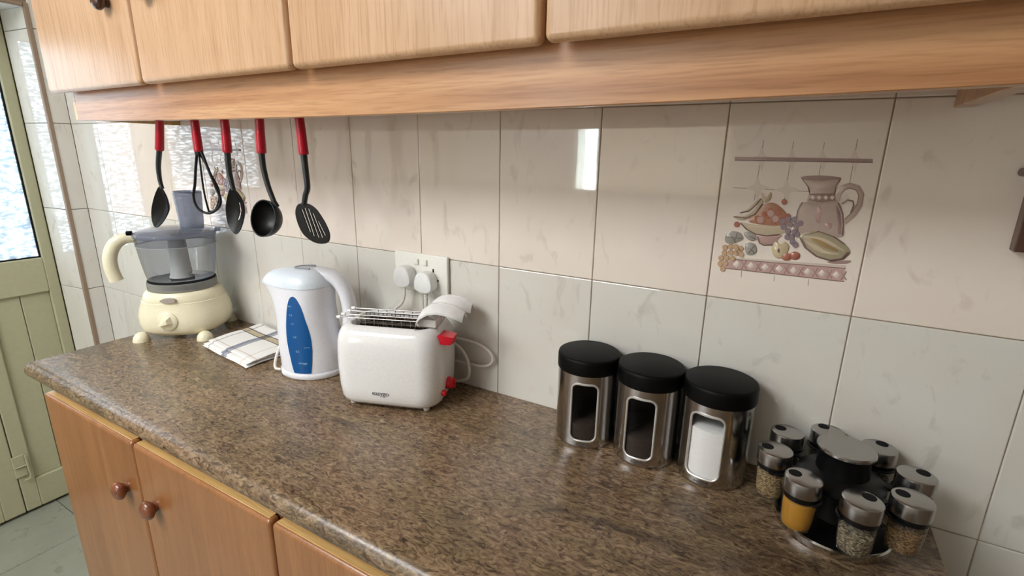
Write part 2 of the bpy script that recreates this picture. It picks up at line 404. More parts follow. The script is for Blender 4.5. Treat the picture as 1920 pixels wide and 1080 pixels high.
def text_obj(string, size, mat, parent, loc, rot, bold=False, spacing=1.0):
    cu = bpy.data.curves.new('lettering', 'FONT'); cu.body = string; cu.size = size; cu.align_x = 'CENTER'; cu.align_y = 'CENTER'
    cu.extrude = 0.00008; cu.space_character = spacing; cu.offset = 0.0001 if bold else 0.0
    t = bpy.data.objects.new('tmp', cu); COL.objects.link(t)
    bpy.context.view_layer.update()
    me = bpy.data.meshes.new_from_object(t.evaluated_get(bpy.context.evaluated_depsgraph_get()))
    bpy.data.objects.remove(t)
    return link('lettering', me, mat, parent, False, loc=loc, rot=rot)
def outline_mesh(polys, half):
    """flat plate with holes: first outline solid, the others cut through (x, z -> x, y of a filled curve)"""
    cu = bpy.data.curves.new('plate', 'CURVE'); cu.dimensions = '2D'; cu.fill_mode = 'BOTH'; cu.extrude = half; cu.bevel_depth = 0.0006; cu.bevel_resolution = 1
    for p in polys:
        sp = cu.splines.new('POLY'); sp.points.add(len(p)-1); sp.use_cyclic_u = True
        for i, q in enumerate(p): sp.points[i].co = (q[0], q[1], 0, 1)
    t = bpy.data.objects.new('tmp', cu); COL.objects.link(t); bpy.context.view_layer.update()
    me = bpy.data.meshes.new_from_object(t.evaluated_get(bpy.context.evaluated_depsgraph_get()))
    bpy.data.objects.remove(t)
    me.transform(Matrix.Rotation(PI/2, 4, 'X'))
    return me
def grow(poly, n=5):
    return [(p.x, p.y) for p in smooth_path([(a, b, 0) for a, b in poly], n, True)]

# outlines: utensils in metres (x, z); picture-tile glaze shapes in millimetres from the tile centre
SPOON_H=[(-1.3919,1.4654),(-1.4024,1.4319),(-1.414,1.3969)]
SPOON_R=[(-1.4146,1.3969),(-1.4308,1.359),(-1.4341,1.3264),(-1.4289,1.3069)]
SPOON_B=[(-1.4379,1.3105),(-1.4662,1.285),(-1.4889,1.253),(-1.4954,1.2247),(-1.4839,1.2088),(-1.4506,1.222),(-1.42,1.2458),(-1.4093,1.2649),(-1.4131,1.2896),(-1.4228,1.3066)]
WHISK_H=[(-1.2521,1.4643),(-1.2528,1.4312),(-1.2526,1.3947)]
WHISK_L=[(-1.2591,1.3946),(-1.2735,1.36),(-1.2865,1.3228),(-1.2988,1.2973),(-1.2937,1.2739),(-1.27,1.2619),(-1.2401,1.2618),(-1.2078,1.2748),(-1.1946,1.2938),(-1.2073,1.3217),(-1.225,1.3568),(-1.2404,1.3904),(-1.2462,1.3948)]
WHISK_M=[(-1.2526,1.3947),(-1.2509,1.3486),(-1.247,1.3062),(-1.2464,1.2644)]
SLOT_H=[(-1.1437,1.4636),(-1.1448,1.4308),(-1.1475,1.3945)]
SLOT_R=[(-1.1475,1.3945),(-1.1497,1.3575),(-1.1463,1.3346),(-1.1426,1.3173)]
SLOT_B=[(-1.148,1.32),(-1.1641,1.2985),(-1.174,1.274),(-1.1739,1.2466),(-1.1639,1.2291),(-1.1486,1.2227),(-1.1303,1.235),(-1.1145,1.2602),(-1.1083,1.2842),(-1.1162,1.3041),(-1.1349,1.3191)]
SLOT_S=[(-1.1372,1.2897),(-1.1318,1.2895),(-1.1333,1.2707),(-1.1407,1.2516),(-1.1461,1.2518),(-1.1392,1.2703)]
LADLE_H=[(-1.0287,1.4627),(-1.0316,1.4303),(-1.0337,1.3946)]
LADLE_R=[(-1.0337,1.3946),(-1.0331,1.3664),(-1.0247,1.3312),(-1.0114,1.3015)]
LADLE_C=[(-1.0351,1.2662),(-1.0804,1.2569),(-0.9875,1.2753),(-1.0031,1.2992),(-1.0593,1.2323)]
TURN_H=[(-0.912,1.4628),(-0.9105,1.4298),(-0.9085,1.3937)]
TURN_R=[(-0.9085,1.3937),(-0.9074,1.3621),(-0.9065,1.3338),(-0.9142,1.3177),(-0.9205,1.3002)]
TURN_B=[(-0.9296,1.3015),(-0.9095,1.3022),(-0.889,1.2943),(-0.8718,1.2771),(-0.8604,1.2608),(-0.8555,1.2467),(-0.8608,1.2336),(-0.8776,1.2285),(-0.8992,1.229),(-0.9203,1.2366),(-0.9332,1.2464),(-0.9431,1.2635),(-0.9468,1.281),(-0.9415,1.2949)]
TURN_S=[[(-0.931,1.2915),(-0.9253,1.2919),(-0.906,1.2475),(-0.9116,1.247)],[(-0.9218,1.294),(-0.9161,1.2943),(-0.8961,1.2411),(-0.9017,1.2405)],[(-0.9115,1.2936),(-0.9059,1.2939),(-0.8834,1.2387),(-0.8889,1.2382)],[(-0.8999,1.2856),(-0.8943,1.286),(-0.8728,1.2397),(-0.8783,1.2392)],[(-0.8868,1.2714),(-0.8813,1.2718),(-0.8645,1.2445),(-0.87,1.244)]]
DECOR=[('lattice_lines','mauve_line',0.25,0,[[(-81.7,26.0),(-81.7,27.0),(19.8,26.2),(19.9,25.3)],[(-48.8,97.3),(-47.8,97.1),(-49.0,8.6),(-50.1,8.7)],[(-9.7,95.2),(-8.7,95.0),(-8.9,10.9),(-10.0,11.1)],[(28.4,94.2),(29.3,94.0),(29.6,48.7),(28.6,48.9)],[(66.4,98.4),(67.4,98.3),(67.6,35.0),(66.7,35.1)]]),('lattice_stars','star',0.6,0,[[(-30.4,71.2),(-39.8,67.8),(-42.5,66.3),(-43.5,63.1),(-45.1,52.3),(-49.6,62.9),(-51.4,66.1),(-54.5,67.5),(-65.1,70.6),(-55.4,74.1),(-52.6,75.6),(-51.7,78.8),(-50.0,89.4),(-45.6,78.8),(-43.8,75.7),(-40.7,74.3)],[(8.7,70.2),(-0.2,66.8),(-2.7,65.3),(-3.6,62.2),(-5.0,51.7),(-9.4,62.1),(-11.1,65.2),(-14.2,66.5),(-24.2,69.6),(-15.1,72.9),(-12.4,74.4),(-11.6,77.5),(-10.2,87.9),(-5.8,77.6),(-4.1,74.5),(-1.1,73.2)],[(46.1,70.2),(37.7,67.0),(35.3,65.5),(34.6,62.5),(33.4,52.2),(29.0,62.4),(27.4,65.4),(24.5,66.7),(14.9,69.6),(23.5,72.9),(26.0,74.4),(26.8,77.4),(28.0,87.5),(32.3,77.5),(33.9,74.5),(36.8,73.2)],[(82.9,70.5),(75.0,67.4),(72.7,66.0),(72.0,63.0),(71.1,53.0),(66.8,62.9),(65.2,65.8),(62.4,67.1),(53.2,70.0),(61.4,73.2),(63.7,74.6),(64.4,77.5),(65.5,87.4),(69.7,77.6),(71.3,74.7),(74.0,73.4)],[(-30.3,28.9),(-39.8,25.1),(-42.6,23.4),(-43.5,20.1),(-45.2,8.9),(-49.7,19.8),(-51.6,23.0),(-54.8,24.4),(-65.5,27.3),(-55.6,31.1),(-52.8,32.7),(-51.9,36.0),(-50.2,47.0),(-45.7,36.3),(-43.9,33.1),(-40.7,31.7)],[(8.0,27.5),(-1.0,23.7),(-3.6,22.1),(-4.5,18.9),(-5.9,8.0),(-10.4,18.6),(-12.2,21.7),(-15.2,23.0),(-25.5,25.9),(-16.2,29.6),(-13.5,31.2),(-12.6,34.4),(-11.2,45.2),(-6.7,34.7),(-5.0,31.6),(-1.9,30.3)]]),('rail','mauve',1.2,0,[[(-84.2,68.9),(-84.6,72.6),(88.1,72.5),(88.6,69.2)]]),('rail','mauve_dark',0.9,0,[[(-83.9,66.8),(-84.1,68.6),(88.7,69.0),(89.0,67.3)]]),('jug','jug',1.6,1,[[(14.1,10.1),(9.8,-1.6),(9.4,-20.2),(14.5,-33.9),(42.9,-35.9),(70.1,-35.7),(69.4,-19.9),(65.7,-2.3),(57.6,12.7),(36.1,9.1)]]),('jug_neck','jug',1.8,1,[[(9.2,43.7),(17.8,32.8),(21.1,24.0),(20.1,10.4),(38.1,8.8),(56.6,13.1),(51.8,25.6),(52.2,35.5),(55.3,45.4),(33.0,42.3)]]),('jug_rim','mauve',2.0,1,[[(7.0,45.4),(18.5,47.8),(35.8,48.6),(56.0,46.5),(50.0,43.4),(31.2,41.4),(13.5,41.6)]]),('jug_band','mauve',2.0,0,[[(21.1,23.6),(51.9,25.2),(56.0,14.8),(37.8,10.6),(20.1,13.2)]]),('band_diamonds','star',2.2,0,[[(25.4,21.1),(29.1,17.7),(26.5,14.0),(22.8,17.4)],[(33.2,21.5),(36.8,18.2),(34.3,14.4),(30.6,17.8)],[(41.5,22.0),(45.1,18.6),(42.6,14.9),(39.0,18.3)],[(49.1,22.4),(52.7,19.0),(50.2,15.3),(46.6,18.7)]]),('jug_shade','mauve',1.75,0,[[(56.1,10.4),(62.5,-0.3),(66.8,-17.9),(68.8,-33.5),(65.0,-33.9),(62.2,-16.0),(57.8,-0.6)]]),('jug_blush','pink',1.75,1,[[(32.9,4.4),(38.9,3.7),(41.1,-17.7),(34.9,-15.9)],[(46.0,-17.3),(55.5,-16.5),(55.0,-25.7),(48.1,-25.1)]]),('jug_handle','jug',1.8,0,[[(57.9,14.5),(57.4,24.8),(60.7,31.3),(68.1,34.9),(77.2,32.2),(81.7,24.7),(81.8,10.8),(77.7,-0.7),(67.8,-13.3),(71.6,-17.5),(81.8,-4.2),(86.5,9.0),(86.3,25.4),(79.4,36.7),(67.2,40.4),(57.3,35.9),(52.6,26.7),(52.9,15.0)]]),('handle_line','mauve',2.0,0,[[(57.9,14.8),(58.0,25.6),(61.6,31.0),(68.2,34.0),(76.7,31.1),(80.8,23.8),(80.7,11.0),(76.3,-1.2),(68.8,-12.8),(69.8,-13.6),(77.3,-1.9),(81.8,10.6),(81.8,23.9),(77.2,32.1),(68.1,35.3),(60.9,32.1),(56.9,26.1),(56.7,15.0)],[(62.8,10.1),(68.6,15.8),(74.6,14.8),(76.1,9.6),(74.2,-1.4),(75.7,-1.9),(77.6,9.3),(75.3,16.1),(68.0,17.4),(61.8,11.5)]]),('fruit_bowl','bowl',1.5,1,[[(-65.1,-25.7),(-56.2,-34.0),(-42.0,-40.8),(-24.4,-42.2),(-5.7,-38.0),(4.6,-30.0),(-7.2,-27.7),(-30.6,-27.7),(-48.2,-27.2)]]),('bowl_foot','pink',1.2,1,[[(-39.5,-43.1),(-34.7,-54.1),(-28.9,-57.2),(-14.0,-55.2),(-8.9,-45.5),(-6.6,-39.3)]]),('fruit_mound','orange',1.6,1,[[(-53.2,-22.8),(-43.8,-10.0),(-36.8,2.3),(-26.7,7.2),(-15.7,3.7),(-3.8,-7.2),(3.3,-20.7),(-11.6,-26.2),(-32.9,-26.5)]]),('bananas','bowl',2.0,1,[[(-75.2,-17.1),(-60.7,-16.1),(-46.7,-4.3),(-40.1,11.6),(-37.2,5.8),(-43.7,-11.2),(-57.9,-20.7),(-69.1,-21.1)],[(-67.0,-10.5),(-55.2,-7.2),(-45.7,4.1),(-40.3,12.7),(-48.1,6.4),(-57.7,-5.0)],[(-41.4,20.9),(-34.1,14.3),(-28.8,22.7),(-27.2,13.5),(-32.1,7.3),(-37.7,9.4)]]),('berries','red',2.2,0,[[(-37.7,-16.8),(-38.1,-19.5),(-40.0,-21.3),(-42.5,-21.5),(-44.8,-20.0),(-45.9,-17.4),(-45.5,-14.7),(-43.6,-12.9),(-41.1,-12.7),(-38.8,-14.2)],[(-29.6,-20.9),(-30.0,-23.7),(-31.8,-25.5),(-34.3,-25.7),(-36.6,-24.2),(-37.7,-21.6),(-37.3,-18.9),(-35.5,-17.1),(-32.9,-16.9),(-30.7,-18.4)],[(-24.2,-13.4),(-24.6,-16.1),(-26.4,-17.8),(-28.9,-18.0),(-31.1,-16.6),(-32.2,-14.0),(-31.8,-11.3),(-30.0,-9.5),(-27.5,-9.3),(-25.3,-10.8)],[(-14.8,-19.8),(-15.2,-22.5),(-17.0,-24.2),(-19.4,-24.5),(-21.7,-23.0),(-22.8,-20.4),(-22.4,-17.7),(-20.6,-15.9),(-18.1,-15.8),(-15.9,-17.2)],[(-8.5,-12.2),(-8.9,-14.9),(-10.6,-16.6),(-13.1,-16.8),(-15.3,-15.4),(-16.4,-12.8),(-16.0,-10.2),(-14.2,-8.4),(-11.8,-8.2),(-9.6,-9.7)],[(-0.6,-16.3),(-1.0,-19.0),(-2.7,-20.7),(-5.2,-20.9),(-7.3,-19.5),(-8.5,-16.9),(-8.1,-14.3),(-6.3,-12.5),(-3.9,-12.3),(-1.7,-13.8)],[(-28.9,-10.2),(-29.3,-12.9),(-31.1,-14.6),(-33.6,-14.8),(-35.8,-13.3),(-37.0,-10.7),(-36.5,-8.1),(-34.7,-6.3),(-32.2,-6.1),(-30.0,-7.6)],[(-21.1,-4.9),(-21.5,-7.6),(-23.2,-9.3),(-25.7,-9.5),(-28.0,-8.0),(-29.1,-5.4),(-28.7,-2.8),(-26.9,-1.0),(-24.4,-0.9),(-22.2,-2.3)],[(-11.5,-5.4),(-11.9,-8.1),(-13.7,-9.8),(-16.1,-10.0),(-18.3,-8.5),(-19.4,-6.0),(-19.0,-3.3),(-17.3,-1.6),(-14.8,-1.4),(-12.6,-2.9)],[(2.8,-11.4),(2.4,-14.0),(0.7,-15.8),(-1.7,-16.0),(-3.9,-14.5),(-5.0,-12.0),(-4.6,-9.3),(-2.9,-7.6),(-0.5,-7.4),(1.7,-8.9)],[(-65.0,-28.6),(-65.4,-31.4),(-67.4,-33.3),(-70.0,-33.5),(-72.4,-32.0),(-73.5,-29.3),(-73.0,-26.5),(-71.1,-24.7),(-68.5,-24.5),(-66.1,-26.0)],[(-5.3,9.4),(-5.7,6.8),(-7.4,5.1),(-9.8,4.9),(-12.0,6.4),(-13.1,8.9),(-12.7,11.5),(-11.0,13.2),(-8.6,13.4),(-6.4,11.9)]]),('peach','pink',2.4,0,[[(-19.5,-8.3),(-20.0,-11.7),(-22.3,-13.9),(-25.4,-14.2),(-28.2,-12.3),(-29.7,-9.0),(-29.1,-5.7),(-26.9,-3.4),(-23.7,-3.2),(-20.9,-5.1)],[(-32.0,-18.7),(-32.6,-22.2),(-34.9,-24.4),(-38.0,-24.7),(-40.9,-22.8),(-42.3,-19.5),(-41.8,-16.1),(-39.5,-13.8),(-36.3,-13.6),(-33.4,-15.5)],[(-12.1,-16.0),(-12.6,-19.4),(-14.9,-21.6),(-18.0,-21.9),(-20.8,-20.0),(-22.2,-16.8),(-21.7,-13.4),(-19.4,-11.2),(-16.3,-11.0),(-13.6,-12.8)]]),('purple_grapes','purple',2.4,0,[[(-3.2,-18.9),(-3.6,-21.7),(-5.4,-23.5),(-8.0,-23.7),(-10.3,-22.2),(-11.5,-19.5),(-11.0,-16.7),(-9.2,-14.9),(-6.6,-14.7),(-4.3,-16.2)],[(3.5,-14.8),(3.1,-17.6),(1.3,-19.5),(-1.2,-19.7),(-3.5,-18.1),(-4.7,-15.5),(-4.3,-12.7),(-2.5,-10.9),(0.1,-10.7),(2.3,-12.2)],[(11.8,-15.4),(11.4,-18.1),(9.6,-20.0),(7.1,-20.2),(4.8,-18.7),(3.7,-16.0),(4.1,-13.2),(5.9,-11.4),(8.4,-11.2),(10.6,-12.7)],[(20.1,-19.8),(19.8,-22.6),(18.0,-24.4),(15.5,-24.6),(13.3,-23.1),(12.1,-20.5),(12.5,-17.7),(14.3,-15.9),(16.7,-15.7),(19.0,-17.2)],[(-1.0,-26.9),(-1.4,-29.8),(-3.2,-31.6),(-5.8,-31.9),(-8.1,-30.3),(-9.3,-27.6),(-8.9,-24.8),(-7.0,-23.0),(-4.5,-22.7),(-2.2,-24.3)],[(6.7,-22.8),(6.3,-25.6),(4.5,-27.4),(2.0,-27.6),(-0.3,-26.1),(-1.5,-23.4),(-1.1,-20.7),(0.7,-18.8),(3.3,-18.6),(5.5,-20.1)],[(15.1,-24.0),(14.7,-26.7),(12.9,-28.6),(10.4,-28.8),(8.1,-27.3),(7.0,-24.6),(7.3,-21.9),(9.1,-20.0),(11.6,-19.8),(13.9,-21.3)],[(5.6,-32.8),(5.3,-35.6),(3.4,-37.4),(0.9,-37.7),(-1.4,-36.2),(-2.6,-33.5),(-2.2,-30.7),(-0.4,-28.8),(2.2,-28.6),(4.5,-30.1)],[(14.4,-33.4),(14.0,-36.2),(12.2,-38.1),(9.7,-38.3),(7.4,-36.8),(6.3,-34.1),(6.6,-31.3),(8.4,-29.4),(10.9,-29.2),(13.2,-30.7)],[(11.4,-41.2),(11.0,-44.0),(9.2,-45.9),(6.7,-46.2),(4.4,-44.7),(3.2,-42.0),(3.6,-39.1),(5.4,-37.3),(7.9,-37.0),(10.2,-38.5)],[(18.1,-36.3),(17.7,-39.1),(15.9,-41.0),(13.4,-41.3),(11.2,-39.8),(10.0,-37.1),(10.4,-34.3),(12.2,-32.4),(14.7,-32.2),(16.9,-33.7)],[(18.1,-51.9),(17.7,-54.8),(15.9,-56.7),(13.4,-56.9),(11.1,-55.4),(10.0,-52.8),(10.3,-49.9),(12.1,-48.0),(14.7,-47.8),(16.9,-49.3)],[(6.3,-41.7),(5.9,-44.5),(4.1,-46.4),(1.5,-46.7),(-0.8,-45.2),(-1.9,-42.5),(-1.5,-39.6),(0.3,-37.7),(2.8,-37.5),(5.1,-39.0)],[(14.0,-48.1),(13.7,-50.9),(11.9,-52.8),(9.3,-53.1),(7.0,-51.6),(5.9,-48.9),(6.3,-46.0),(8.1,-44.1),(10.6,-43.9),(12.9,-45.4)]]),('vine_leaves','leaf',1.2,1,[[(-83.9,-50.2),(-81.2,-43.6),(-73.6,-39.7),(-62.0,-41.9),(-56.9,-50.1),(-63.6,-55.7),(-73.4,-60.5),(-81.8,-58.0)],[(-57.5,-41.5),(-51.2,-38.5),(-41.6,-40.8),(-38.2,-49.5),(-46.0,-52.8),(-54.5,-47.4)],[(-53.1,-58.4),(-46.8,-55.3),(-38.6,-58.2),(-35.7,-69.0),(-42.0,-74.7),(-50.1,-73.1)]]),('leaf_veins','leaf_dark',1.4,0,[[(-82.7,-50.7),(-82.8,-49.4),(-58.7,-49.7),(-58.6,-50.9)],[(-78.2,-43.7),(-77.3,-43.0),(-66.5,-56.9),(-67.3,-57.7)],[(-67.2,-41.0),(-66.0,-41.2),(-68.6,-57.7),(-69.7,-57.4)],[(-54.2,-43.0),(-53.8,-41.9),(-39.5,-49.1),(-39.9,-50.2)],[(-49.8,-61.0),(-49.1,-60.1),(-37.6,-71.3),(-38.3,-72.2)],[(-39.7,-57.9),(-38.8,-58.6),(-47.4,-73.2),(-48.4,-72.5)]]),('orange_grapes','orange_pale',2.2,0,[[(-77.8,-66.0),(-78.3,-68.7),(-80.2,-70.6),(-82.8,-70.9),(-85.0,-69.5),(-86.2,-66.9),(-85.7,-64.1),(-83.8,-62.3),(-81.2,-62.0),(-78.9,-63.4)],[(-69.7,-63.9),(-70.2,-66.6),(-72.1,-68.5),(-74.6,-68.7),(-76.9,-67.3),(-78.0,-64.7),(-77.5,-62.0),(-75.6,-60.2),(-73.1,-59.9),(-70.9,-61.3)],[(-62.4,-63.6),(-62.9,-66.3),(-64.7,-68.2),(-67.2,-68.5),(-69.5,-67.0),(-70.6,-64.5),(-70.1,-61.8),(-68.3,-59.9),(-65.8,-59.7),(-63.5,-61.1)],[(-54.9,-65.4),(-55.4,-68.1),(-57.2,-69.9),(-59.7,-70.2),(-61.9,-68.8),(-63.0,-66.2),(-62.6,-63.5),(-60.8,-61.7),(-58.3,-61.4),(-56.0,-62.8)],[(-77.9,-74.9),(-78.4,-77.7),(-80.3,-79.6),(-82.9,-79.8),(-85.2,-78.4),(-86.3,-75.8),(-85.8,-73.1),(-83.9,-71.2),(-81.3,-70.9),(-79.0,-72.3)],[(-68.8,-73.2),(-69.3,-75.9),(-71.2,-77.8),(-73.7,-78.0),(-76.0,-76.6),(-77.1,-74.1),(-76.6,-71.3),(-74.8,-69.4),(-72.2,-69.2),(-70.0,-70.6)],[(-60.8,-73.0),(-61.3,-75.8),(-63.1,-77.6),(-65.6,-77.9),(-67.9,-76.5),(-69.0,-73.9),(-68.5,-71.2),(-66.7,-69.3),(-64.2,-69.1),(-61.9,-70.5)],[(-53.1,-74.7),(-53.5,-77.4),(-55.3,-79.3),(-57.8,-79.5),(-60.1,-78.1),(-61.2,-75.6),(-60.7,-72.9),(-58.9,-71.0),(-56.4,-70.8),(-54.2,-72.2)],[(-81.6,-83.5),(-82.1,-86.3),(-84.0,-88.2),(-86.6,-88.5),(-88.9,-87.1),(-90.0,-84.5),(-89.5,-81.7),(-87.6,-79.8),(-85.0,-79.5),(-82.7,-80.9)],[(-73.6,-82.1),(-74.0,-84.8),(-75.9,-86.7),(-78.5,-87.0),(-80.8,-85.6),(-81.9,-83.0),(-81.4,-80.3),(-79.5,-78.4),(-77.0,-78.1),(-74.7,-79.5)],[(-64.7,-82.3),(-65.2,-85.1),(-67.0,-87.0),(-69.6,-87.3),(-71.8,-85.9),(-73.0,-83.3),(-72.5,-80.5),(-70.6,-78.7),(-68.1,-78.4),(-65.8,-79.8)],[(-81.7,-92.8),(-82.2,-95.6),(-84.1,-97.5),(-86.7,-97.9),(-89.0,-96.5),(-90.1,-93.8),(-89.6,-91.0),(-87.7,-89.1),(-85.1,-88.8),(-82.8,-90.2)],[(-74.1,-91.1),(-74.6,-93.9),(-76.5,-95.8),(-79.1,-96.1),(-81.4,-94.7),(-82.5,-92.1),(-82.0,-89.3),(-80.1,-87.4),(-77.5,-87.1),(-75.2,-88.5)],[(-77.2,-100.6),(-77.7,-103.4),(-79.6,-105.3),(-82.2,-105.6),(-84.5,-104.2),(-85.6,-101.6),(-85.1,-98.8),(-83.2,-96.9),(-80.6,-96.5),(-78.3,-97.9)],[(-57.9,-68.9),(-58.3,-71.6),(-60.2,-73.5),(-62.7,-73.8),(-64.9,-72.4),(-66.0,-69.8),(-65.6,-67.1),(-63.7,-65.3),(-61.2,-65.0),(-59.0,-66.4)]]),('shelf_top','pale',0.5,0,[[(-73.9,-87.0),(-74.2,-81.4),(81.4,-75.6),(81.9,-80.7)]]),('shelf_border','pink',0.6,0,[[(-71.6,-84.9),(81.0,-80.5),(82.1,-99.2),(-79.2,-99.5)]]),('border_lines','mauve_dark',0.9,0,[[(-70.5,-84.9),(-70.5,-83.7),(81.9,-79.4),(82.0,-80.5)],[(-79.2,-100.2),(-79.2,-98.9),(83.1,-98.9),(83.2,-100.1)]]),('border_diamonds','star',0.9,0,[[(-62.3,-84.9),(-55.6,-90.7),(-60.7,-98.0),(-67.5,-92.1)],[(-41.9,-84.9),(-35.3,-90.6),(-40.2,-97.8),(-46.8,-92.0)],[(-21.9,-84.9),(-15.4,-90.5),(-20.2,-97.6),(-26.7,-91.9)],[(-2.4,-84.9),(3.9,-90.5),(-0.6,-97.5),(-7.0,-91.9)],[(16.6,-84.9),(22.9,-90.4),(18.4,-97.3),(12.2,-91.8)],[(35.2,-84.9),(41.3,-90.4),(37.0,-97.2),(30.9,-91.7)],[(53.4,-84.9),(59.4,-90.3),(55.2,-97.1),(49.2,-91.6)],[(71.1,-84.9),(77.0,-90.2),(73.0,-96.9),(67.1,-91.6)]]),('border_crosses','mauve',0.9,0,[[(-56.7,-85.4),(-55.5,-84.3),(-45.7,-97.4),(-46.9,-98.5)],[(-48.8,-83.5),(-47.4,-84.3),(-53.7,-99.3),(-55.1,-98.5)],[(-36.4,-85.4),(-35.2,-84.4),(-25.5,-97.2),(-26.7,-98.3)],[(-28.7,-83.6),(-27.2,-84.3),(-33.3,-99.2),(-34.7,-98.4)],[(-16.6,-85.4),(-15.4,-84.4),(-5.9,-97.1),(-7.0,-98.1)],[(-9.0,-83.6),(-7.6,-84.4),(-13.4,-99.0),(-14.8,-98.2)],[(2.8,-85.4),(3.9,-84.4),(13.3,-96.9),(12.2,-98.0)],[(10.2,-83.6),(11.5,-84.4),(5.9,-98.8),(4.6,-98.1)],[(21.7,-85.4),(22.8,-84.4),(32.0,-96.8),(31.0,-97.8)],[(28.9,-83.6),(30.2,-84.4),(24.9,-98.7),(23.5,-97.9)],[(40.2,-85.4),(41.2,-84.4),(50.3,-96.6),(49.3,-97.7)],[(47.2,-83.6),(48.5,-84.4),(43.3,-98.5),(42.0,-97.8)],[(58.2,-85.4),(59.2,-84.4),(68.2,-96.5),(67.2,-97.6)],[(65.1,-83.7),(66.3,-84.4),(61.4,-98.4),(60.1,-97.6)],[(75.9,-85.4),(76.8,-84.4),(85.7,-96.4),(84.7,-97.4)],[(82.5,-83.7),(83.8,-84.4),(79.0,-98.2),(77.8,-97.5)]]),('apple_half','apple',2.0,1,[[(-16.3,-57.1),(-11.6,-49.4),(-6.6,-54.4),(-1.0,-49.1),(6.1,-54.8),(5.4,-64.5),(-0.7,-74.2),(-9.2,-74.2),(-14.6,-66.7)]]),('apple_core','mauve_dark',2.3,0,[[(-4.5,-63.2),(-4.7,-66.0),(-5.9,-67.2),(-7.4,-66.2),(-8.3,-63.6),(-8.1,-60.8),(-7.0,-59.6),(-5.5,-60.5)]]),('red_fruit','red',2.0,1,[[(12.4,-71.0),(10.9,-75.3),(6.1,-77.5),(0.9,-76.4),(-1.8,-72.6),(-0.2,-68.3),(4.5,-66.1),(9.7,-67.2)],[(22.7,-68.1),(21.3,-72.7),(16.7,-75.1),(11.5,-73.8),(8.8,-69.7),(10.2,-65.1),(14.9,-62.8),(20.1,-64.0)]]),('melon','melon',2.4,1,[[(17.9,-40.6),(26.3,-31.6),(41.9,-29.1),(60.4,-35.5),(75.4,-45.4),(83.2,-56.0),(76.8,-65.9),(62.0,-70.7),(43.7,-67.4),(27.9,-56.1)]]),('melon_stripes','bowl',2.6,1,[[(21.3,-39.1),(35.1,-36.7),(53.5,-40.7),(70.5,-50.5),(79.1,-56.5),(60.6,-49.2),(39.7,-40.9)],[(21.9,-42.6),(36.8,-48.2),(56.1,-57.8),(74.0,-60.5),(56.8,-62.4),(35.9,-55.3)]]),('melon_slit','apple_dark',2.7,1,[[(30.7,-40.6),(43.8,-41.6),(60.8,-50.4),(71.6,-57.3),(55.6,-54.4),(40.8,-47.8)]]),('melon_shade','mauve',0.4,1,[[(58.4,-72.8),(84.8,-68.0),(82.7,-72.9),(64.7,-75.1)]]),('joint_ticks','mauve_line',0.25,0,[[(-54.0,-101.4),(-52.8,-101.3),(-52.0,-111.5),(-53.1,-111.6)],[(-7.5,-102.9),(-6.6,-102.8),(-5.8,-111.5),(-6.7,-111.6)],[(38.3,-102.3),(39.3,-102.3),(39.9,-112.0),(38.9,-112.0)]]),('jug_outline','mauve_dark',2.0,0,[[(13.6,10.4),(9.2,-1.5),(8.8,-20.3),(14.1,-32.9),(15.2,-32.4),(10.0,-20.2),(10.4,-1.8),(14.7,9.8)],[(57.0,12.3),(65.0,-2.6),(68.7,-20.0),(69.3,-33.4),(70.8,-33.5),(70.2,-19.9),(66.4,-2.1),(58.3,13.1)],[(8.9,42.8),(17.3,32.5),(20.8,23.4),(21.9,23.8),(18.2,33.2),(9.7,43.6)],[(54.8,45.3),(51.2,35.7),(51.5,25.2),(52.6,25.1),(52.3,35.2),(55.9,44.6)]]),('bowl_outline','mauve_dark',1.9,0,[[(-65.0,-26.7),(-55.3,-35.8),(-40.9,-42.4),(-24.1,-43.8),(-7.5,-40.1),(-7.8,-38.7),(-24.3,-42.4),(-40.7,-41.0),(-54.6,-34.5),(-64.2,-25.6)],[(-39.5,-44.3),(-34.5,-55.3),(-27.7,-58.3),(-14.2,-56.4),(-14.5,-55.0),(-27.7,-56.8),(-33.5,-54.3),(-38.3,-43.7)]]),('fruit_lines','mauve_dark',2.3,0,[[(-75.2,-18.4),(-58.0,-19.5),(-44.2,-11.8),(-36.5,4.3),(-37.7,5.0),(-45.2,-10.8),(-58.3,-18.1),(-75.2,-16.9)],[(-66.3,-11.5),(-54.8,-8.2),(-45.1,2.8),(-39.8,11.9),(-40.7,12.6),(-46.0,3.6),(-55.4,-7.2),(-66.7,-10.3)]]),('melon_outline','mauve_dark',2.7,0,[[(17.4,-41.5),(26.3,-55.7),(43.0,-67.5),(62.2,-72.0),(77.3,-67.3),(83.4,-56.8),(82.3,-55.8),(76.5,-65.9),(62.1,-70.3),(43.4,-66.0),(27.2,-54.5),(18.5,-40.6)],[(21.2,-37.2),(40.1,-30.2),(60.4,-36.3),(75.3,-46.0),(75.6,-45.3),(60.6,-35.5),(40.0,-29.3),(20.8,-36.3)]])]


# ------------------------------------------------------------------ room shell
XL, XR, YF, ZC = -2.39, 1.20, -2.40, 2.50
T = 0.008                                     # tile thickness
wb = MB().box((XL-0.3, 0.0028, -0.02), (XR+0.2, 0.2, ZC+0.05)).build('wall_back', M['grout'], smooth=False); struct(wb)
wr = MB().box((XR, YF-0.2, -0.02), (XR+0.2, T, ZC+0.05)).build('wall_right', M['paint_low_bounce'], smooth=False); struct(wr)
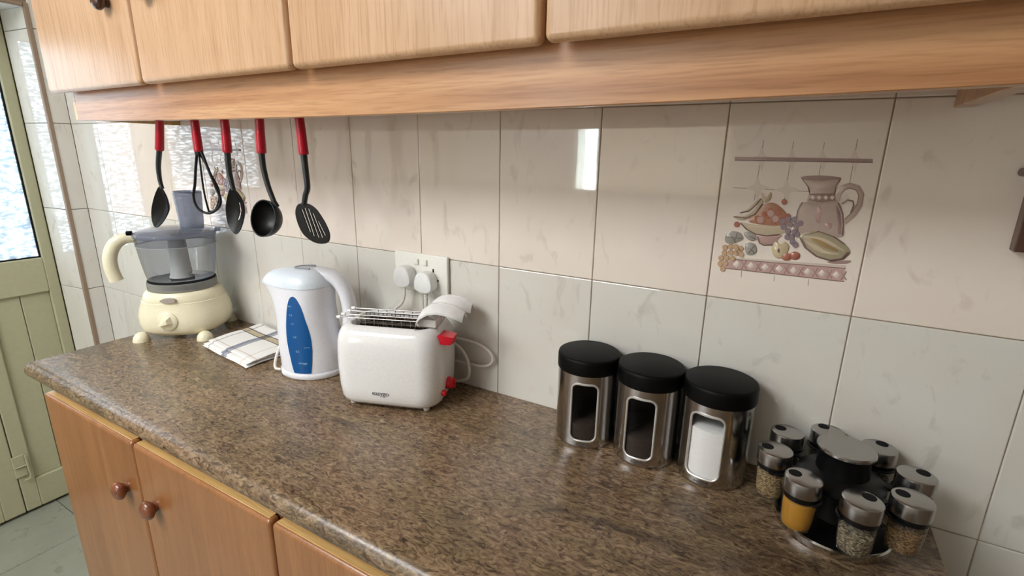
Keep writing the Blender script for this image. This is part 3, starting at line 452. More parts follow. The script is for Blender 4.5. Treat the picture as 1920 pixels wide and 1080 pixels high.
# left wall with the door opening (y -0.90 .. -0.06, up to 1.84)
DY0, DY1, DZ = -0.90, -0.062, 1.845
wl = MB().box((XL-0.22, DY1+T, -0.02), (XL-T, T, ZC+0.05)).box((XL-0.22, DY0-0.008, DZ+T), (XL-T, DY1+T, ZC+0.05)) \
    .box((XL-0.22, YF-0.2, -0.02), (XL-T, DY0-0.008, ZC+0.05)).build('wall_left', M['grout'], smooth=False); struct(wl)
# front wall with the wide low window (x -1.43 .. -0.46, z 1.18 .. 1.60)
WX0, WX1, WZ0, WZ1 = -1.44, -0.46, 1.17, 1.61
wf = MB().box((XL-0.2, YF-0.2, -0.02), (WX0, YF, ZC+0.05)).box((WX1, YF-0.2, -0.02), (XR, YF, ZC+0.05)) \
    .box((WX0, YF-0.2, -0.02), (WX1, YF, WZ0)).box((WX0, YF-0.2, WZ1), (WX1, YF, ZC+0.05)).build('wall_front', M['paint'], smooth=False); struct(wf)
fl = MB().box((XL-0.25, YF-0.2, -0.1), (XR+0.2, T+0.1, -0.006)).build('floor', M['grout_floor'], smooth=False); struct(fl)
ce = MB().box((XL-0.25, YF-0.2, ZC), (XR+0.2, T+0.1, ZC+0.1)).build('ceiling', M['ceiling'], smooth=False); struct(ce)

# floor tiles
ft = MB().box((-0.164, -0.164, -0.006), (0.164, 0.164, 0.0), 0.0012, 1).build('floor_tile', M['tile_floor'], fl, False)
first = True
for i in range(-2, 12):
    for j in range(-7, 2):
        x = -2.255+0.33*i+0.165; y = -0.24+0.33*j+0.165
        if x < XL-0.32 or x > XR or y > 0.1 or y < YF: continue
        if x < XL-0.16 and not (-1.0 < y < 0): continue
        if y > 0 or (x > -1.7 and y > -0.35): continue
        o = ft if first else ft.copy()
        if not first: COL.objects.link(o)
        first = False; o.location = (x, y, 0)

# back wall tiles, 200 x 300
tiles = {}
def tile_mesh(w, h):
    mb = MB().box((-w/2+0.0007, 0.0, -h/2+0.0007), (w/2-0.0007, T, h/2-0.0007), 0.0014, 2)
    me = bpy.data.meshes.new('tile'); me.from_pydata(mb.v, [], mb.f)
    bm = bmesh.new(); bm.from_mesh(me); bmesh.ops.recalc_face_normals(bm, faces=bm.faces); bm.to_mesh(me); bm.free()
    return me
tm_up = tile_mesh(0.2, 0.3); tm_up.materials.append(M['tile_up'])
tm_low = tile_mesh(0.2, 0.3); tm_low.materials.append(M['tile_low'])
tm_edge = tile_mesh(0.19, 0.3); tm_edge.materials.append(M['tile_low'])
for c in range(-12, 8):
    for r in range(-4, 5):                   # row 0 is the band 1.18 .. 1.48
        if -8 <= c <= -1 and (r >= 2 or r <= -2): continue
        if c == -9 and (r >= 3 or r <= -3): continue
        if c > 1 and r < -2: continue
        z = 1.18+0.3*r+0.15; x = 0.2*c+0.1
        me = tm_up if r >= 0 else tm_low
        if c == -12: me = tm_edge; x = -2.2-0.095
        o = bpy.data.objects.new('tile', me); COL.objects.link(o); o.parent = wb
        tl = 0.0022
        o.location = (x, 0, z); o.rotation_euler = (random.uniform(-tl, tl), 0, random.uniform(-tl, tl))
        if (c, r) == (-10, 0): o.rotation_euler = (0.0, 0, 0.010)
        if r == 0 and c in (-1, -8): o.rotation_euler = (0.001, 0, 0.0)
        tiles[(c, r)] = o
# picture tiles: thin raised glaze on the tiles 2nd from the right and behind the utensils
def dec_mesh(name, col, h, sm, polys):
    mb = MB()
    for p in polys:
        q = [(a/1000, b/1000) for a, b in p]
        if sm: q = grow(q, 4)
        mb.prism(q, 0.0, -h/1000, 0.10 if h > 0.8 else 0.0)
    me = bpy.data.meshes.new(name); me.from_pydata(mb.v, [], mb.f)
    bm = bmesh.new(); bm.from_mesh(me); bmesh.ops.recalc_face_normals(bm, faces=bm.faces); bm.to_mesh(me); bm.free()
    me.shade_smooth(); me.set_sharp_from_angle(angle=math.radians(60)); me.materials.append(M['g_'+col]); return me
for (n, col, h, sm, polys) in DECOR:
    me = dec_mesh(n, col, h, sm, polys)
    for key in ((-1, 0), (-8, 0)):
        o = bpy.data.objects.new(n, me); COL.objects.link(o); o.parent = tiles[key]
tiles[(-1, 0)]['label'] = 'picture tile with jug, fruit bowl, grapes and melon in relief'
tiles[(-8, 0)]['label'] = 'picture tile with jug and fruit behind the hanging utensils'

# left wall tiles: the narrow strip beside the corner, the door jamb, above the door
def strip(a, b, mat, parent, name='tile'):
    return MB().box(a, b, 0.0012, 1).build(name, mat, parent, False)
for r in range(-4, 5):
    z0 = 1.18+0.3*r+0.001; z1 = min(z0+0.298, ZC-0.002)
    m = M['tile_low'] if r < 0 else M['tile_up']
    strip((XL-T, DY1+0.010, max(z0, 0)), (XL, -0.0002, z1), M['tile_low'], wl)
    if z0 < DZ:
        MB().box((-0.146, 0.0, max(z0, 0)), (0.0, T, min(z1, DZ)), 0.0012, 1, Matrix.Translation((XL-0.012, DY1, 0)) @ Matrix.Rotation(math.radians(6), 4, 'Z')).build('tile', M['tile_low'], wl, False)
for r in (2, 3, 4):
    z0 = max(1.18+0.3*r, DZ+0.02)+0.001; z1 = min(1.18+0.3*(r+1)-0.001, ZC-0.002)
    for k in range(4):
        strip((XL-T, DY1+0.008-0.2*(k+1)+0.001, z0), (XL, DY1+0.008-0.2*k-0.001, z1), M['tile_low'], wl)
t1 = MB().box((XL-0.012, DY1-0.002, 0), (XL+0.003, DY1+0.011, DZ+0.012), 0.002, 1).build('trim_1', M['trim']); struct(t1)
t2 = MB().box((XL-0.012, DY0, DZ-0.001), (XL+0.003, DY1-0.002, DZ+0.012), 0.002, 1).build('trim_2', M['trim']); struct(t2)
MB().box((XL-0.205, DY0, DZ), (XL-0.012, DY1, DZ+T)).build('lintel_soffit', M['paint'], wl, False)

# glazed door in two leaves, set at the outer side of the opening
DX = -2.55
door = bpy.data.objects.new('door_1', None); COL.objects.link(door); door.location = (DX, -0.2, 0); struct(door)
def dbox(mb, y0, y1, z0, z1, x0=-0.04, x1=0.0, b=0.003): return mb.box((x0, y0+0.2, z0), (x1, y1+0.2, z1), b, 1)
MBf = MB()
dbox(MBf, DY1-0.012, DY1, 0.0, DZ, -0.055, 0.008); dbox(MBf, DY0, DY0+0.012, 0, DZ, -0.055, 0.008); dbox(MBf, DY0+0.012, DY1-0.012, DZ-0.012, DZ, -0.055, 0.008)
dbox(MBf, DY1-0.03, DY1, 0.0, DZ, -0.058, -0.042); dbox(MBf, DY0, DY1, 0.0, 0.03, -0.075, -0.042); dbox(MBf, DY0, DY1, DZ-0.03, DZ, -0.058, -0.042); dbox(MBf, -0.35, -0.315, 0.03, DZ-0.03, -0.058, -0.042)  # stops and sill added behind the gaps to keep daylight out
MBf.build('door_frame', M['door'], door, angle=30)
def leaf(ya, yb, ga, gb, name):
    mb = MB()
    dbox(mb, ya, ga, 0.012, DZ-0.014); dbox(mb, gb, yb, 0.012, DZ-0.014)
    dbox(mb, ga, gb, 1.765, DZ-0.014); dbox(mb, ga, gb, 0.862, 0.994); dbox(mb, ga, gb, 0.012, 0.135)
    lf = mb.build(name, M['door'], door, angle=30)
    MB().box((-0.024, ga+0.2, 0.994), (-0.018, gb+0.2, 1.765)).build('pane', M['glass_door'], lf, False)
    g = MB()
    for (a, b, c, d) in ((ga, ga+0.005, 0.994, 1.765), (gb-0.005, gb, 0.994, 1.765), (ga, gb, 0.994, 0.999), (ga, gb, 1.760, 1.765)):
        g.box((-0.018, a+0.2, c), (-0.010, b+0.2, d))
    g.build('gasket', M['rubber_and_shade'], lf, False)
    mid = (ga+gb)/2
    MB().box((-0.034, ga+0.2-0.004, 0.13), (-0.027, gb+0.2+0.004, 0.866)).build('backing', M['door'], lf, False)  # board added to block light through the gap between panels
    MB().box((-0.026, ga+0.2, 0.135), (-0.012, mid-0.001+0.2, 0.862), 0.002, 1).build('panel', M['door'], lf, angle=30)
    MB().box((-0.026, mid+0.001+0.2, 0.135), (-0.012, gb+0.2, 0.862), 0.002, 1).build('panel', M['door'], lf, angle=30)
    return lf
l1 = leaf(-0.331, DY1-0.016, -0.285, -0.113, 'narrow_leaf')
l2 = leaf(DY0+0.014, -0.334, -0.840, -0.395, 'wide_leaf')
bl = MB().box((0.0, -0.338+0.2, 0.165), (0.006, -0.302+0.2, 0.255), 0.002, 1)
bl.tube(smooth_path([(0.010, -0.300+0.2, 0.250), (0.012, -0.300+0.2, 0.20), (0.012, -0.300+0.2, 0.155), (0.012, -0.318+0.2, 0.150)], 4), 0.0035, 8)
bl.tube([(0.010, -0.335+0.2, 0.210), (0.010, -0.302+0.2, 0.210)], 0.003, 8)
bl.build('bolt', M['door'], l1, angle=30)

# rear window with a clear sash and a drawn blind
win = bpy.data.objects.new('window_1', None); COL.objects.link(win); win.location = ((WX0+WX1)/2, YF, WZ0); struct(win)
hw = (WX1-WX0)/2; hh = WZ1-WZ0
f = MB()
for a, b in (((-hw, -0.07, 0), (hw, -0.02, 0.012)), ((-hw, -0.07, hh-0.012), (hw, -0.02, hh)), ((-hw, -0.07, 0.012), (-hw+0.012, -0.02, hh-0.012)),
             ((hw-0.012, -0.07, 0.012), (hw, -0.02, hh-0.012)), ((-hw+0.152, -0.07, 0.012), (-hw+0.172, -0.02, hh-0.012))):
    f.box(a, b, 0.002, 1)
f.build('window_frame', M['white_pl'], win, angle=30)
MB().box((-hw+0.012, -0.047, 0.012), (-hw+0.152, -0.043, hh-0.012)).build('pane', M['glass'], win, False)
MB().box((-hw+0.172, -0.047, 0.012), (hw-0.012, -0.043, hh-0.012)).build('pane', M['glass'], win, False)
def blind_mat():
    m = bpy.data.materials.new('blind_cloth'); m.use_nodes = True; nt = m.node_tree; L = nt.links
    p = nt.nodes['Principled BSDF']; p.inputs['Base Color'].default_value = lin((206, 190, 168)); p.inputs['Roughness'].default_value = 0.9
    tr = nt.nodes.new('ShaderNodeBsdfTranslucent'); tr.inputs[0].default_value = lin((206, 196, 186))
    w = nt.nodes.new('ShaderNodeTexWave'); w.bands_direction = 'Z'; w.inputs['Scale'].default_value = 25
    tc = nt.nodes.new('ShaderNodeTexCoord'); L.new(tc.outputs['Object'], w.inputs['Vector'])
    bp = nt.nodes.new('ShaderNodeBump'); bp.inputs['Strength'].default_value = 0.1; L.new(w.outputs['Fac'], bp.inputs['Height']); L.new(bp.outputs['Normal'], p.inputs['Normal'])
    mx = nt.nodes.new('ShaderNodeMixShader'); mx.inputs[0].default_value = 0.42
    L.new(p.outputs[0], mx.inputs[1]); L.new(tr.outputs[0], mx.inputs[2]); L.new(mx.outputs[0], nt.nodes['Material Output'].inputs['Surface'])
    return m
MB().box((-hw+0.174, -0.018, 0.005), (hw-0.010, -0.016, hh-0.004)).build('blind', blind_mat(), win, False)

# made-up panel body round the added fill light
cl = thing('ceiling_fill_panel', 'flat rectangular fill light added above the kitchen floor', 'lamp', (-1.40, -1.70, ZC-0.001))
lm = MB()
for a, b in (((-0.64, -0.49, -0.07), (0.64, -0.46, 0)), ((-0.64, 0.46, -0.07), (0.64, 0.49, 0)), ((-0.64, -0.46, -0.07), (-0.61, 0.46, 0)), ((0.61, -0.46, -0.07), (0.64, 0.46, 0)), ((-0.61, -0.46, -0.01), (0.61, 0.46, 0))):
    lm.box(a, b, 0.003, 1)
lm.build('fill_panel_body', M['lamp'], cl, angle=30)

# ------------------------------------------------------------------ worktop and lower cabinets
def worktop():
    prof = [(-0.001, 0.862), (-0.440, 0.862)]
    for k in range(9):
        a = -PI/2-PI*k/8
        prof.append((-0.447+0.019*math.cos(a), 0.881+0.019*math.sin(a)))
    prof += [(-0.43, 0.9), (-0.001, 0.9)]
    xs = [-1.640, -1.637, 0.135, 0.138]
    R = []
    for i, x in enumerate(xs):
        k = 0.0015 if i in (0, 3) else 0
        R.append([(x, min(max(y+(k if y < -0.2 else -k), -1), 0), z+(k if z < 0.881 else -k)) for y, z in prof])
    return MB().rings(R).build('worktop', M['worktop'], angle=35)
tag(worktop(), 'brown granite-look laminate worktop with a rounded front edge', 'worktop')

def knob_mb(mb=None):
    return MB().lathe([(0.010, 0), (0.0095, 0.004), (0.0125, 0.008), (0.0172, 0.0125), (0.0180, 0.0165), (0.0160, 0.0215), (0.0105, 0.0255), (0.002, 0.0268)], 24)
def lower_unit(x0, xm, x1, label, la, lb):
    t = thing('base_cabinet', label, 'cabinet', (x0, -0.10, 0.0), group='oak base cabinets')
    w = x1-x0
    bx = MB().box((0.0, -0.335, 0.10), (w, 0.098, 0.861), 0.001, 1).box((0.0, -0.30, 0.0), (w, 0.098, 0.10))
    bx.build('body', M['wood_low_shaded'], t, angle=30)
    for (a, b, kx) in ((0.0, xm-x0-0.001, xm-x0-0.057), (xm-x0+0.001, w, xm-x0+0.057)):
        d = MB().box((a+0.001, -0.357, 0.11), (b-0.001, -0.3355, 0.836), 0.008, 4).build('door', M['wood_low_shaded'], t, angle=30)
        MB().box((a+0.008, -0.351, 0.8355), (b-0.008, -0.3375, 0.8366), 0.0004, 1).build('lit_top_edge', M['wood_lit_edge'], d)  # pale strip paints the light that falls on the door top
        k = knob_mb().build('knob', M['knob'], d, loc=(kx, -0.357, 0.714), rot=(PI/2, 0, 0)); k.scale = (1.1, 1.1, 1.0)
    return t
lower_unit(-1.585, -1.172, -0.742, 'oak base cabinet with two round wooden knobs at the left end', 0, 0)
lower_unit(-0.740, -0.310, 0.115, 'oak base cabinet cut off by the lower picture edge', 0, 0)

# ------------------------------------------------------------------ wall cabinets
def upper_unit(x0, xm, x1, label, proud=0.0):
    t = thing('wall_cabinet', label, 'cabinet', (x0, 0.0, 1.545), group='oak wall cabinets')
    w = x1-x0
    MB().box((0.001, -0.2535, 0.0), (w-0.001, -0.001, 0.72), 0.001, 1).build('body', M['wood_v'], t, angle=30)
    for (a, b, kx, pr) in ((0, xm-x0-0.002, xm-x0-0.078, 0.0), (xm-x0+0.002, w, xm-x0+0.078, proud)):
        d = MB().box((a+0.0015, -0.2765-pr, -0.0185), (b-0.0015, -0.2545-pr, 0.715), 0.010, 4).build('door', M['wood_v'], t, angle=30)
        knob_mb().build('knob', M['knob_shaded'], d, loc=(kx, -0.2765-pr, -0.0185+0.158), rot=(PI/2, 0, 0))
    return t
upper_unit(-1.728, -1.289, -0.828, 'oak wall cabinet with two shade-darkened knobs above the hanging utensils')
upper_unit(-0.826, -0.378, 0.076, 'plain oak wall cabinet above the picture tile', proud=0.006)

va = thing('cabinet_valance', 'long horizontal-grain oak pelmet board under the wall cabinets', 'pelmet', (-0.82, -0.2325, 1.466))
def valance():
    R = []; N = 28
    for i in range(N+1):
        x = -0.866+1.746*i/N; s = -0.0085*(1-((i/N-0.5)*2)**2)
        R.append([(x, -0.0085, 0.0+s), (x, -0.0075, -0.001+s), (x, 0.0095, -0.001+s), (x, 0.0095, 0.0785), (x, -0.0085, 0.0785)])
    return MB().rings(R)
valance().build('front_board', M['wood_h'], va, angle=30)
MB().box((-0.882, -0.0085, 0.0), (-0.8665, 0.2315, 0.0785), 0.001, 1).build('end_panel', M['wood_lit_edge'], va, angle=30)
MB().box((0.8805, -0.0085, 0.0), (0.900, 0.2315, 0.0785), 0.001, 1).build('end_panel', M['wood_h'], va, angle=30)

# rail behind the pelmet the utensils hang from
ra = thing('hanging_rail', 'slim steel rail of hooks behind the pelmet board', 'rail', (-1.15, -0.2, 1.5445))
MB().box((-0.32, -0.004, -0.010), (0.34, 0.004, 0.0), 0.001, 1).build('bar', M['steel_plain'], ra, angle=30)
UTX = [SPOON_H[0][0]+0.014, WHISK_H[0][0]+0.0005, SLOT_H[0][0]+0.001, LADLE_H[0][0]+0.004, TURN_H[0][0]-0.001]
for x in UTX:
    x += 1.15
    MB().tube(smooth_path([(x, -0.004, -0.004), (x, -0.0075, -0.016), (x, 0.0, -0.0215), (x, 0.0075, -0.014)], 4), 0.0014, 6).build('hook', M['steel_plain'], ra)

# ------------------------------------------------------------------ hanging utensils
UY = -0.2
def grip(pts, i, t, loc):
    top = (UTX[i], 1.508)
    P = smooth_path([(top[0], 0, top[1])]+[(p[0], 0, p[1]) for p in pts], 8)
    n = len(P); r = [0.0078+0.0018*(k/(n-1)) for k in range(n)]
    r[0] = 0.005; r[-1] = 0.0088
    P = [p-Vector((loc[0], 0, loc[2])) for p in P]
    g = MB().tube(P, r, 14)
    g.build('grip', M['red_grip'], t)
    x, z = top[0]-loc[0], top[1]-loc[2]
    lp = [(x+0.0055*math.cos(a), 0, z+0.007+0.0065*math.sin(a)) for a in [2*PI*k/16 for k in range(16)]]
    MB().tube(lp, 0.0022, 6, closed=True).build('hanging_loop', M['red_grip'], t)
def utensil(name, label, cat, i, H):
    loc = (UTX[i], UY, 1.5)
    t = thing(name, label, cat, loc, group='red-handled utensils under the pelmet')
    grip(H, i, t, loc); return t, loc
def L2(pts, loc, y=0.0): return [(p[0]-loc[0], y, p[1]-loc[2]) for p in pts]
def dish(poly, depth, thick, n=4, y0=0.0):
    q = grow(poly, n); N = len(q); cx = sum(p[0] for p in q)/N; cz = sum(p[1] for p in q)/N
    R = []
    for s in (0.08, 0.3, 0.5, 0.7, 0.85, 0.95, 1.0):
        R.append([(cx+(p[0]-cx)*s, y0+depth*(1-s*s), cz+(p[1]-cz)*s) for p in q])
    for s in (1.02, 0.97, 0.87, 0.72, 0.5, 0.3, 0.08):
        R.append([(cx+(p[0]-cx)*s, y0+thick+depth*(1-s*s), cz+(p[1]-cz)*s) for p in q])
    return MB().rings(R)
t, lc = utensil('spoon', 'solid black spoon, first red-handled utensil from the left', 'spoon', 0, SPOON_H)
P = smooth_path(L2(SPOON_R, lc), 6); MB().tube(P, [0.0062-0.002*k/len(P) for k in range(len(P))], 10).build('shaft', M['grey_rod'], t)
dish([(p[0]-lc[0], p[1]-lc[2]) for p in SPOON_B], 0.016, 0.0025, y0=-0.004).build('spoon_head', M['nylon'], t)

t, lc = utensil('whisk', 'black wire whisk, second red-handled utensil from the left', 'whisk', 1, WHISK_H)
P = smooth_path(L2(WHISK_L, lc), 5); MB().tube(P, 0.0030, 8).build('wire', M['nylon'], t)
m_ = L2(WHISK_M, lc); b_ = m_[-1]
loop = [m_[0], (m_[1][0], 0.018, m_[1][2]), (m_[2][0], 0.030, m_[2][2]), (b_[0], 0.016, b_[2]+0.004), (b_[0], 0.0, b_[2])]
MB().tube(smooth_path(loop, 5), 0.0021, 8).build('wire', M['nylon'], t)
loop = [m_[0], (m_[1][0], -0.002, m_[1][2]), (m_[2][0], -0.004, m_[2][2]), (b_[0], 0.0, b_[2])]
MB().tube(smooth_path(loop, 5), 0.0021, 8).build('wire', M['nylon'], t)
MB().lathe([(0.0085, 1.388-lc[2]), (0.0088, 1.3955-lc[2]), (0.0086, 1.398-lc[2])], 14, (WHISK_H[-1][0]-lc[0], 0)).build('wire_holder', M['nylon'], t)

t, lc = utensil('slotted_spoon', 'black spoon with a long slit, third red-handled utensil from the left', 'spoon', 2, SLOT_H)
P = smooth_path(L2(SLOT_R, lc), 6); MB().tube(P, [0.0064-0.0018*k/len(P) for k in range(len(P))], 10).build('shaft', M['grey_rod'], t)
h_ = dish([(p[0]-lc[0], p[1]-lc[2]) for p in SLOT_B], 0.016, 0.0025, y0=-0.004).build('spoon_head', M['nylon'], t)
cut = MB().prism([(p[0]-lc[0]-0.010, p[1]-lc[2]) for p in SLOT_S], -0.05, 0.05).build('cutter', None, None, False)
cut.location = lc
bo = h_.modifiers.new('slit', 'BOOLEAN'); bo.object = cut; bo.operation = 'DIFFERENCE'; bo.solver = 'EXACT'
bpy.context.view_layer.update()
me = bpy.data.meshes.new_from_object(h_.evaluated_get(bpy.context.evaluated_depsgraph_get()))
h_.modifiers.clear(); h_.data = me; bpy.data.objects.remove(cut)

t, lc = utensil('ladle', 'black soup ladle with a round bowl, fourth red-handled utensil', 'ladle', 3, LADLE_H)
P = smooth_path(L2(LADLE_R, lc), 6); P.append(Vector((P[-1].x+0.004, 0.004, P[-1].z-0.012)))
MB().tube(P, [0.0062-0.0014*k/len(P) for k in range(len(P))], 10).build('shaft', M['grey_rod'], t)
cx, cz = LADLE_C[0]; rr = 0.036
R = []
for k in range(9):
    a = PI/2*(k/8); R.append((max(rr*math.sin(a), 0.001), rr*0.95*math.cos(a)))
for k in range(9):
    a = PI/2*(1-k/8); R.append((max((rr+0.0022)*math.sin(a), 0.001), (rr*0.95+0.0022)*math.cos(a)-(0.0006 if k == 0 else 0)))
lb = MB().lathe([(r, -z) for r, z in R], 32).build('ladle_bowl', M['nylon'], t)
lb.location = (cx-lc[0], -0.012, cz-lc[2]); lb.rotation_euler = Euler((math.radians(78), 0, math.radians(2)))

t, lc = utensil('slotted_turner', 'black slotted turner, rightmost red-handled utensil', 'turner', 4, TURN_H)
P = smooth_path(L2(TURN_R, lc), 6); MB().tube(P, [0.0062-0.0012*k/len(P) for k in range(len(P))], 10).build('shaft', M['grey_rod'], t)
me = outline_mesh([grow([(p[0]-lc[0], p[1]-lc[2]) for p in TURN_B], 4)]+[[(p[0]-lc[0], p[1]-lc[2]) for p in s] for s in TURN_S], 0.0008)
link('blade', me, M['nylon'], t)

# ------------------------------------------------------------------ food processor
fp = thing('food_processor', 'cream food processor with a clear bowl in the corner', 'food processor', (-1.555, -0.125, 0.9), 36.6)
def sring(rx, ry, z, e, n=56, cx=0, cy=0):
    out = []
    for k in range(n):
        a = 2*PI*k/n; c, s = math.cos(a), math.sin(a)
        q = (abs(c)**e+abs(s)**e)**(-1/e)
        out.append((cx+rx*c*q, cy+ry*s*q, z))
    return out
def se(rx, ry, z, e): return sring(rx, ry, z, e)
base = MB().rings([se(0.070, 0.068, 0.012, 2.8), se(0.090, 0.086, 0.014, 2.8), se(0.102, 0.096, 0.026, 2.8), se(0.106, 0.0995, 0.042, 2.8), se(0.107, 0.100, 0.060, 2.7),
                   se(0.104, 0.097, 0.080, 2.6), se(0.0985, 0.0935, 0.100, 2.4), se(0.0985, 0.0935, 0.102, 2.4), se(0.096, 0.0915, 0.1035, 2.4), se(0.096, 0.092, 0.105, 2.4), se(0.092, 0.089, 0.120, 2.25), se(0.086, 0.085, 0.128, 2.1), se(0.080, 0.080, 0.130, 2)])
base.build('motor_base', M['cream'], fp, angle=50)
for sx, sy in ((-1, -1), (1, -1), (-1, 1), (1, 1)):
    R = []
    for k in range(7):
        a = PI/2*k/6
        R.append([(0.020*math.cos(a)*math.cos(b)+0.0, 0.021*math.cos(a)*math.sin(b), 0.024*math.sin(a)) for b in [2*PI*j/20 for j in range(20)]])
    R[-1] = [(0.0005*math.cos(2*PI*j/20), 0.0005*math.sin(2*PI*j/20), 0.024) for j in range(20)]
    MB().rings(R).build('foot', M['cream'], fp, loc=(sx*0.080-0.004, sy*0.083, 0.0))
MB().rings([[(0.004+0.019*math.cos(a), y, 0.113+0.0065*math.sin(a)*s) for a in [2*PI*j/24 for j in range(24)]] for y, s in ((-0.085, 1), (-0.0965, 1), (-0.0985, 0.85))]).build('release_button', M['cream_tint'], fp, rot=None)
dial = MB().lathe([(0.024, 0.0), (0.0245, 0.005), (0.021, 0.008), (0.001, 0.0085)], 36).build('speed_dial', M['cream'], fp, loc=(-0.002, -0.0965, 0.058), rot=(math.radians(88), 0, 0))
MB().rings([[(-0.020, -0.004, 0.008), (0.012, -0.010, 0.008), (0.014, 0.010, 0.008), (-0.008, 0.010, 0.008)], [(-0.022, -0.004, 0.016), (0.004, -0.006, 0.020), (0.006, 0.005, 0.020), (-0.006, 0.007, 0.016)]]).build('pointer', M['cream'], dial, loc=(0, 0, 0), rot=(0, 0, math.radians(20)))
MB().lathe([(0.079, 0.1295), (0.084, 0.131), (0.0835, 0.150), (0.080, 0.152)], 48).build('bowl_collar', M['collar'], fp)
MB().lathe([(0.0808, 0.152), (0.0815, 0.1535), (0.0808, 0.155)], 48).build('seal_ring', M['rubber_and_shade'], fp)
MB().lathe([(0.002, 0.1555), (0.070, 0.1555), (0.079, 0.158), (0.082, 0.170), (0.0875, 0.205), (0.0925, 0.248), (0.0935, 0.250), (0.0945, 0.275), (0.0930, 0.275), (0.092, 0.25)], 56, cap0=True, cap1=False).build('bowl', M['bowl'], fp)
MB().lathe([(0.0938, 0.2495), (0.0944, 0.2505), (0.0938, 0.2515)], 48, cap0=False, cap1=False).build('level_line', M['grey_tube'], fp)
MB().lathe([(0.030, 0.157), (0.027, 0.165), (0.024, 0.20), (0.0215, 0.262), (0.018, 0.268), (0.002, 0.269)], 32).build('drive_shaft', M['white_pl'], fp)
bl = MB()
for s in (1, -1):
    bl.add([(s*0.018, -0.012, 0.170), (s*0.055, -0.014, 0.163), (s*0.074, 0.006, 0.168), (s*0.060, 0.010, 0.166), (s*0.018, 0.012, 0.172),
            (s*0.018, -0.012, 0.1715), (s*0.055, -0.014, 0.1645), (s*0.074, 0.006, 0.1695), (s*0.060, 0.010, 0.1675), (s*0.018, 0.012, 0.1735)],
           [(0, 1, 2, 3, 4), (9, 8, 7, 6, 5), (0, 5, 6, 1), (1, 6, 7, 2), (2, 7, 8, 3), (3, 8, 9, 4), (4, 9, 5, 0)])
bl.build('blade', M['steel_plain'], fp)
MB().lathe([(0.0965, 0.2735), (0.0975, 0.278), (0.0955, 0.284), (0.080, 0.290), (0.050, 0.2955), (0.002, 0.298)], 56).build('bowl_lid', M['lidplastic'], fp)
MB().lathe([(0.0285, 0.292), (0.0292, 0.305), (0.034, 0.390), (0.0325, 0.391), (0.0308, 0.386), (0.001, 0.384)], 36, (0.040, 0.012)).build('feed_tube', M['lidplastic'], fp)
a0 = math.radians(207); dx, dy = math.cos(a0), math.sin(a0)
hp = [(0.088, 0.272), (0.112, 0.272), (0.134, 0.258), (0.148, 0.228), (0.150, 0.195), (0.144, 0.163)]
P = smooth_path([(dx*r, dy*r, z) for r, z in hp], 7)
MB().tube(P, [0.0125+0.0035*min(1, k/14) for k in range(len(P))], 16, flat=0.85, up=(0, 0, 1)).build('handle', M['cream'], fp)
for q, rr in ((207, 0.099), (20, 0.1)):
    a = math.radians(q)
    MB().box((-0.006, -0.010, 0), (0.008, 0.010, 0.011), 0.002, 2).build('lid_catch', M['lid_black'] if q == 207 else M['lidplastic'], fp, loc=(rr*math.cos(a), rr*math.sin(a), 0.2795), rot=(0, 0, a))

# ------------------------------------------------------------------ folded tea towel
def towel():
    A, B, Cc, D = Vector((-1.392, -0.183, 0)), Vector((-1.168, -0.209, 0)), Vector((-1.165, -0.040, 0)), Vector((-1.398, -0.014, 0))
    V = []; F = []; UV = []
    NU, NV = 26, 20
    def layer(z0, z1, grow_, ins, seed):
        rnd = random.Random(seed)
        ph = [rnd.uniform(0, 6) for _ in range(4)]
        prof = [(0.0, 0.0), (-0.5, 0.25), (-0.5, 0.75), (0.0, 1.0)]
        base = len(V)
        def pt(u, v, z):
            p = A*(1-u)*(1-v)+B*u*(1-v)+Cc*u*v+D*(1-u)*v
            return (p.x, p.y, z+0.0011*math.sin(u*9+ph[0])+0.0009*math.sin(v*11+ph[1]))
        g = []
        # top sheet, rim, bottom sheet in one grid wrapped across v
        us = [ins[0]+(1-ins[0]-ins[1])*i/NU for i in range(NU+1)]
        vs = [ins[2]+(1-ins[2]-ins[3])*j/NV for j in range(NV+1)]
        h = z1-z0
        loop = [(v, z1) for v in vs]+[(vs[-1]+0.018, z1-h*0.5)]+[(v, z0) for v in reversed(vs)]+[(vs[0]-0.018, z1-h*0.5)]
        for i, u in enumerate(us):
            for (v, z) in loop:
                zz = z
                if i in (0, NU): zz = z0+h*0.5+(z-z0-h*0.5)*0.35
                k = pt(u, v, zz)
                V.append((k[0], k[1], max(k[2], 0.0006))); UV.append((u, v))
        n = len(loop)
        for i in range(NU):
            for k in range(n):
                l = (k+1) % n
                F.append((base+i*n+k, base+(i+1)*n+k, base+(i+1)*n+l, base+i*n+l))
        F.append(tuple(base+k for k in range(n))); F.append(tuple(base+NU*n+k for k in reversed(range(n))))
    layer(0.0012, 0.0065, 0, (0.0, 0.0, 0.02, 0.02), 1)
    layer(0.0070, 0.0120, 0, (0.012, 0.01, 0.03, 0.02), 2)
    layer(0.0125, 0.0175, 0, (0.03, 0.0, 0.10, 0.03), 3)
    me = bpy.data.meshes.new('tea_towel'); me.from_pydata(V, [], F)
    uvl = me.uv_layers.new(name='UVMap')
    for lp in me.loops: uvl.data[lp.index].uv = UV[lp.vertex_index]
    o = link('tea_towel', me, M['towel'], None, angle=60); o.location = (0, 0, 0.9); return o
tag(towel(), 'folded white tea towel with blue and yellow stripes on the worktop', 'towel')

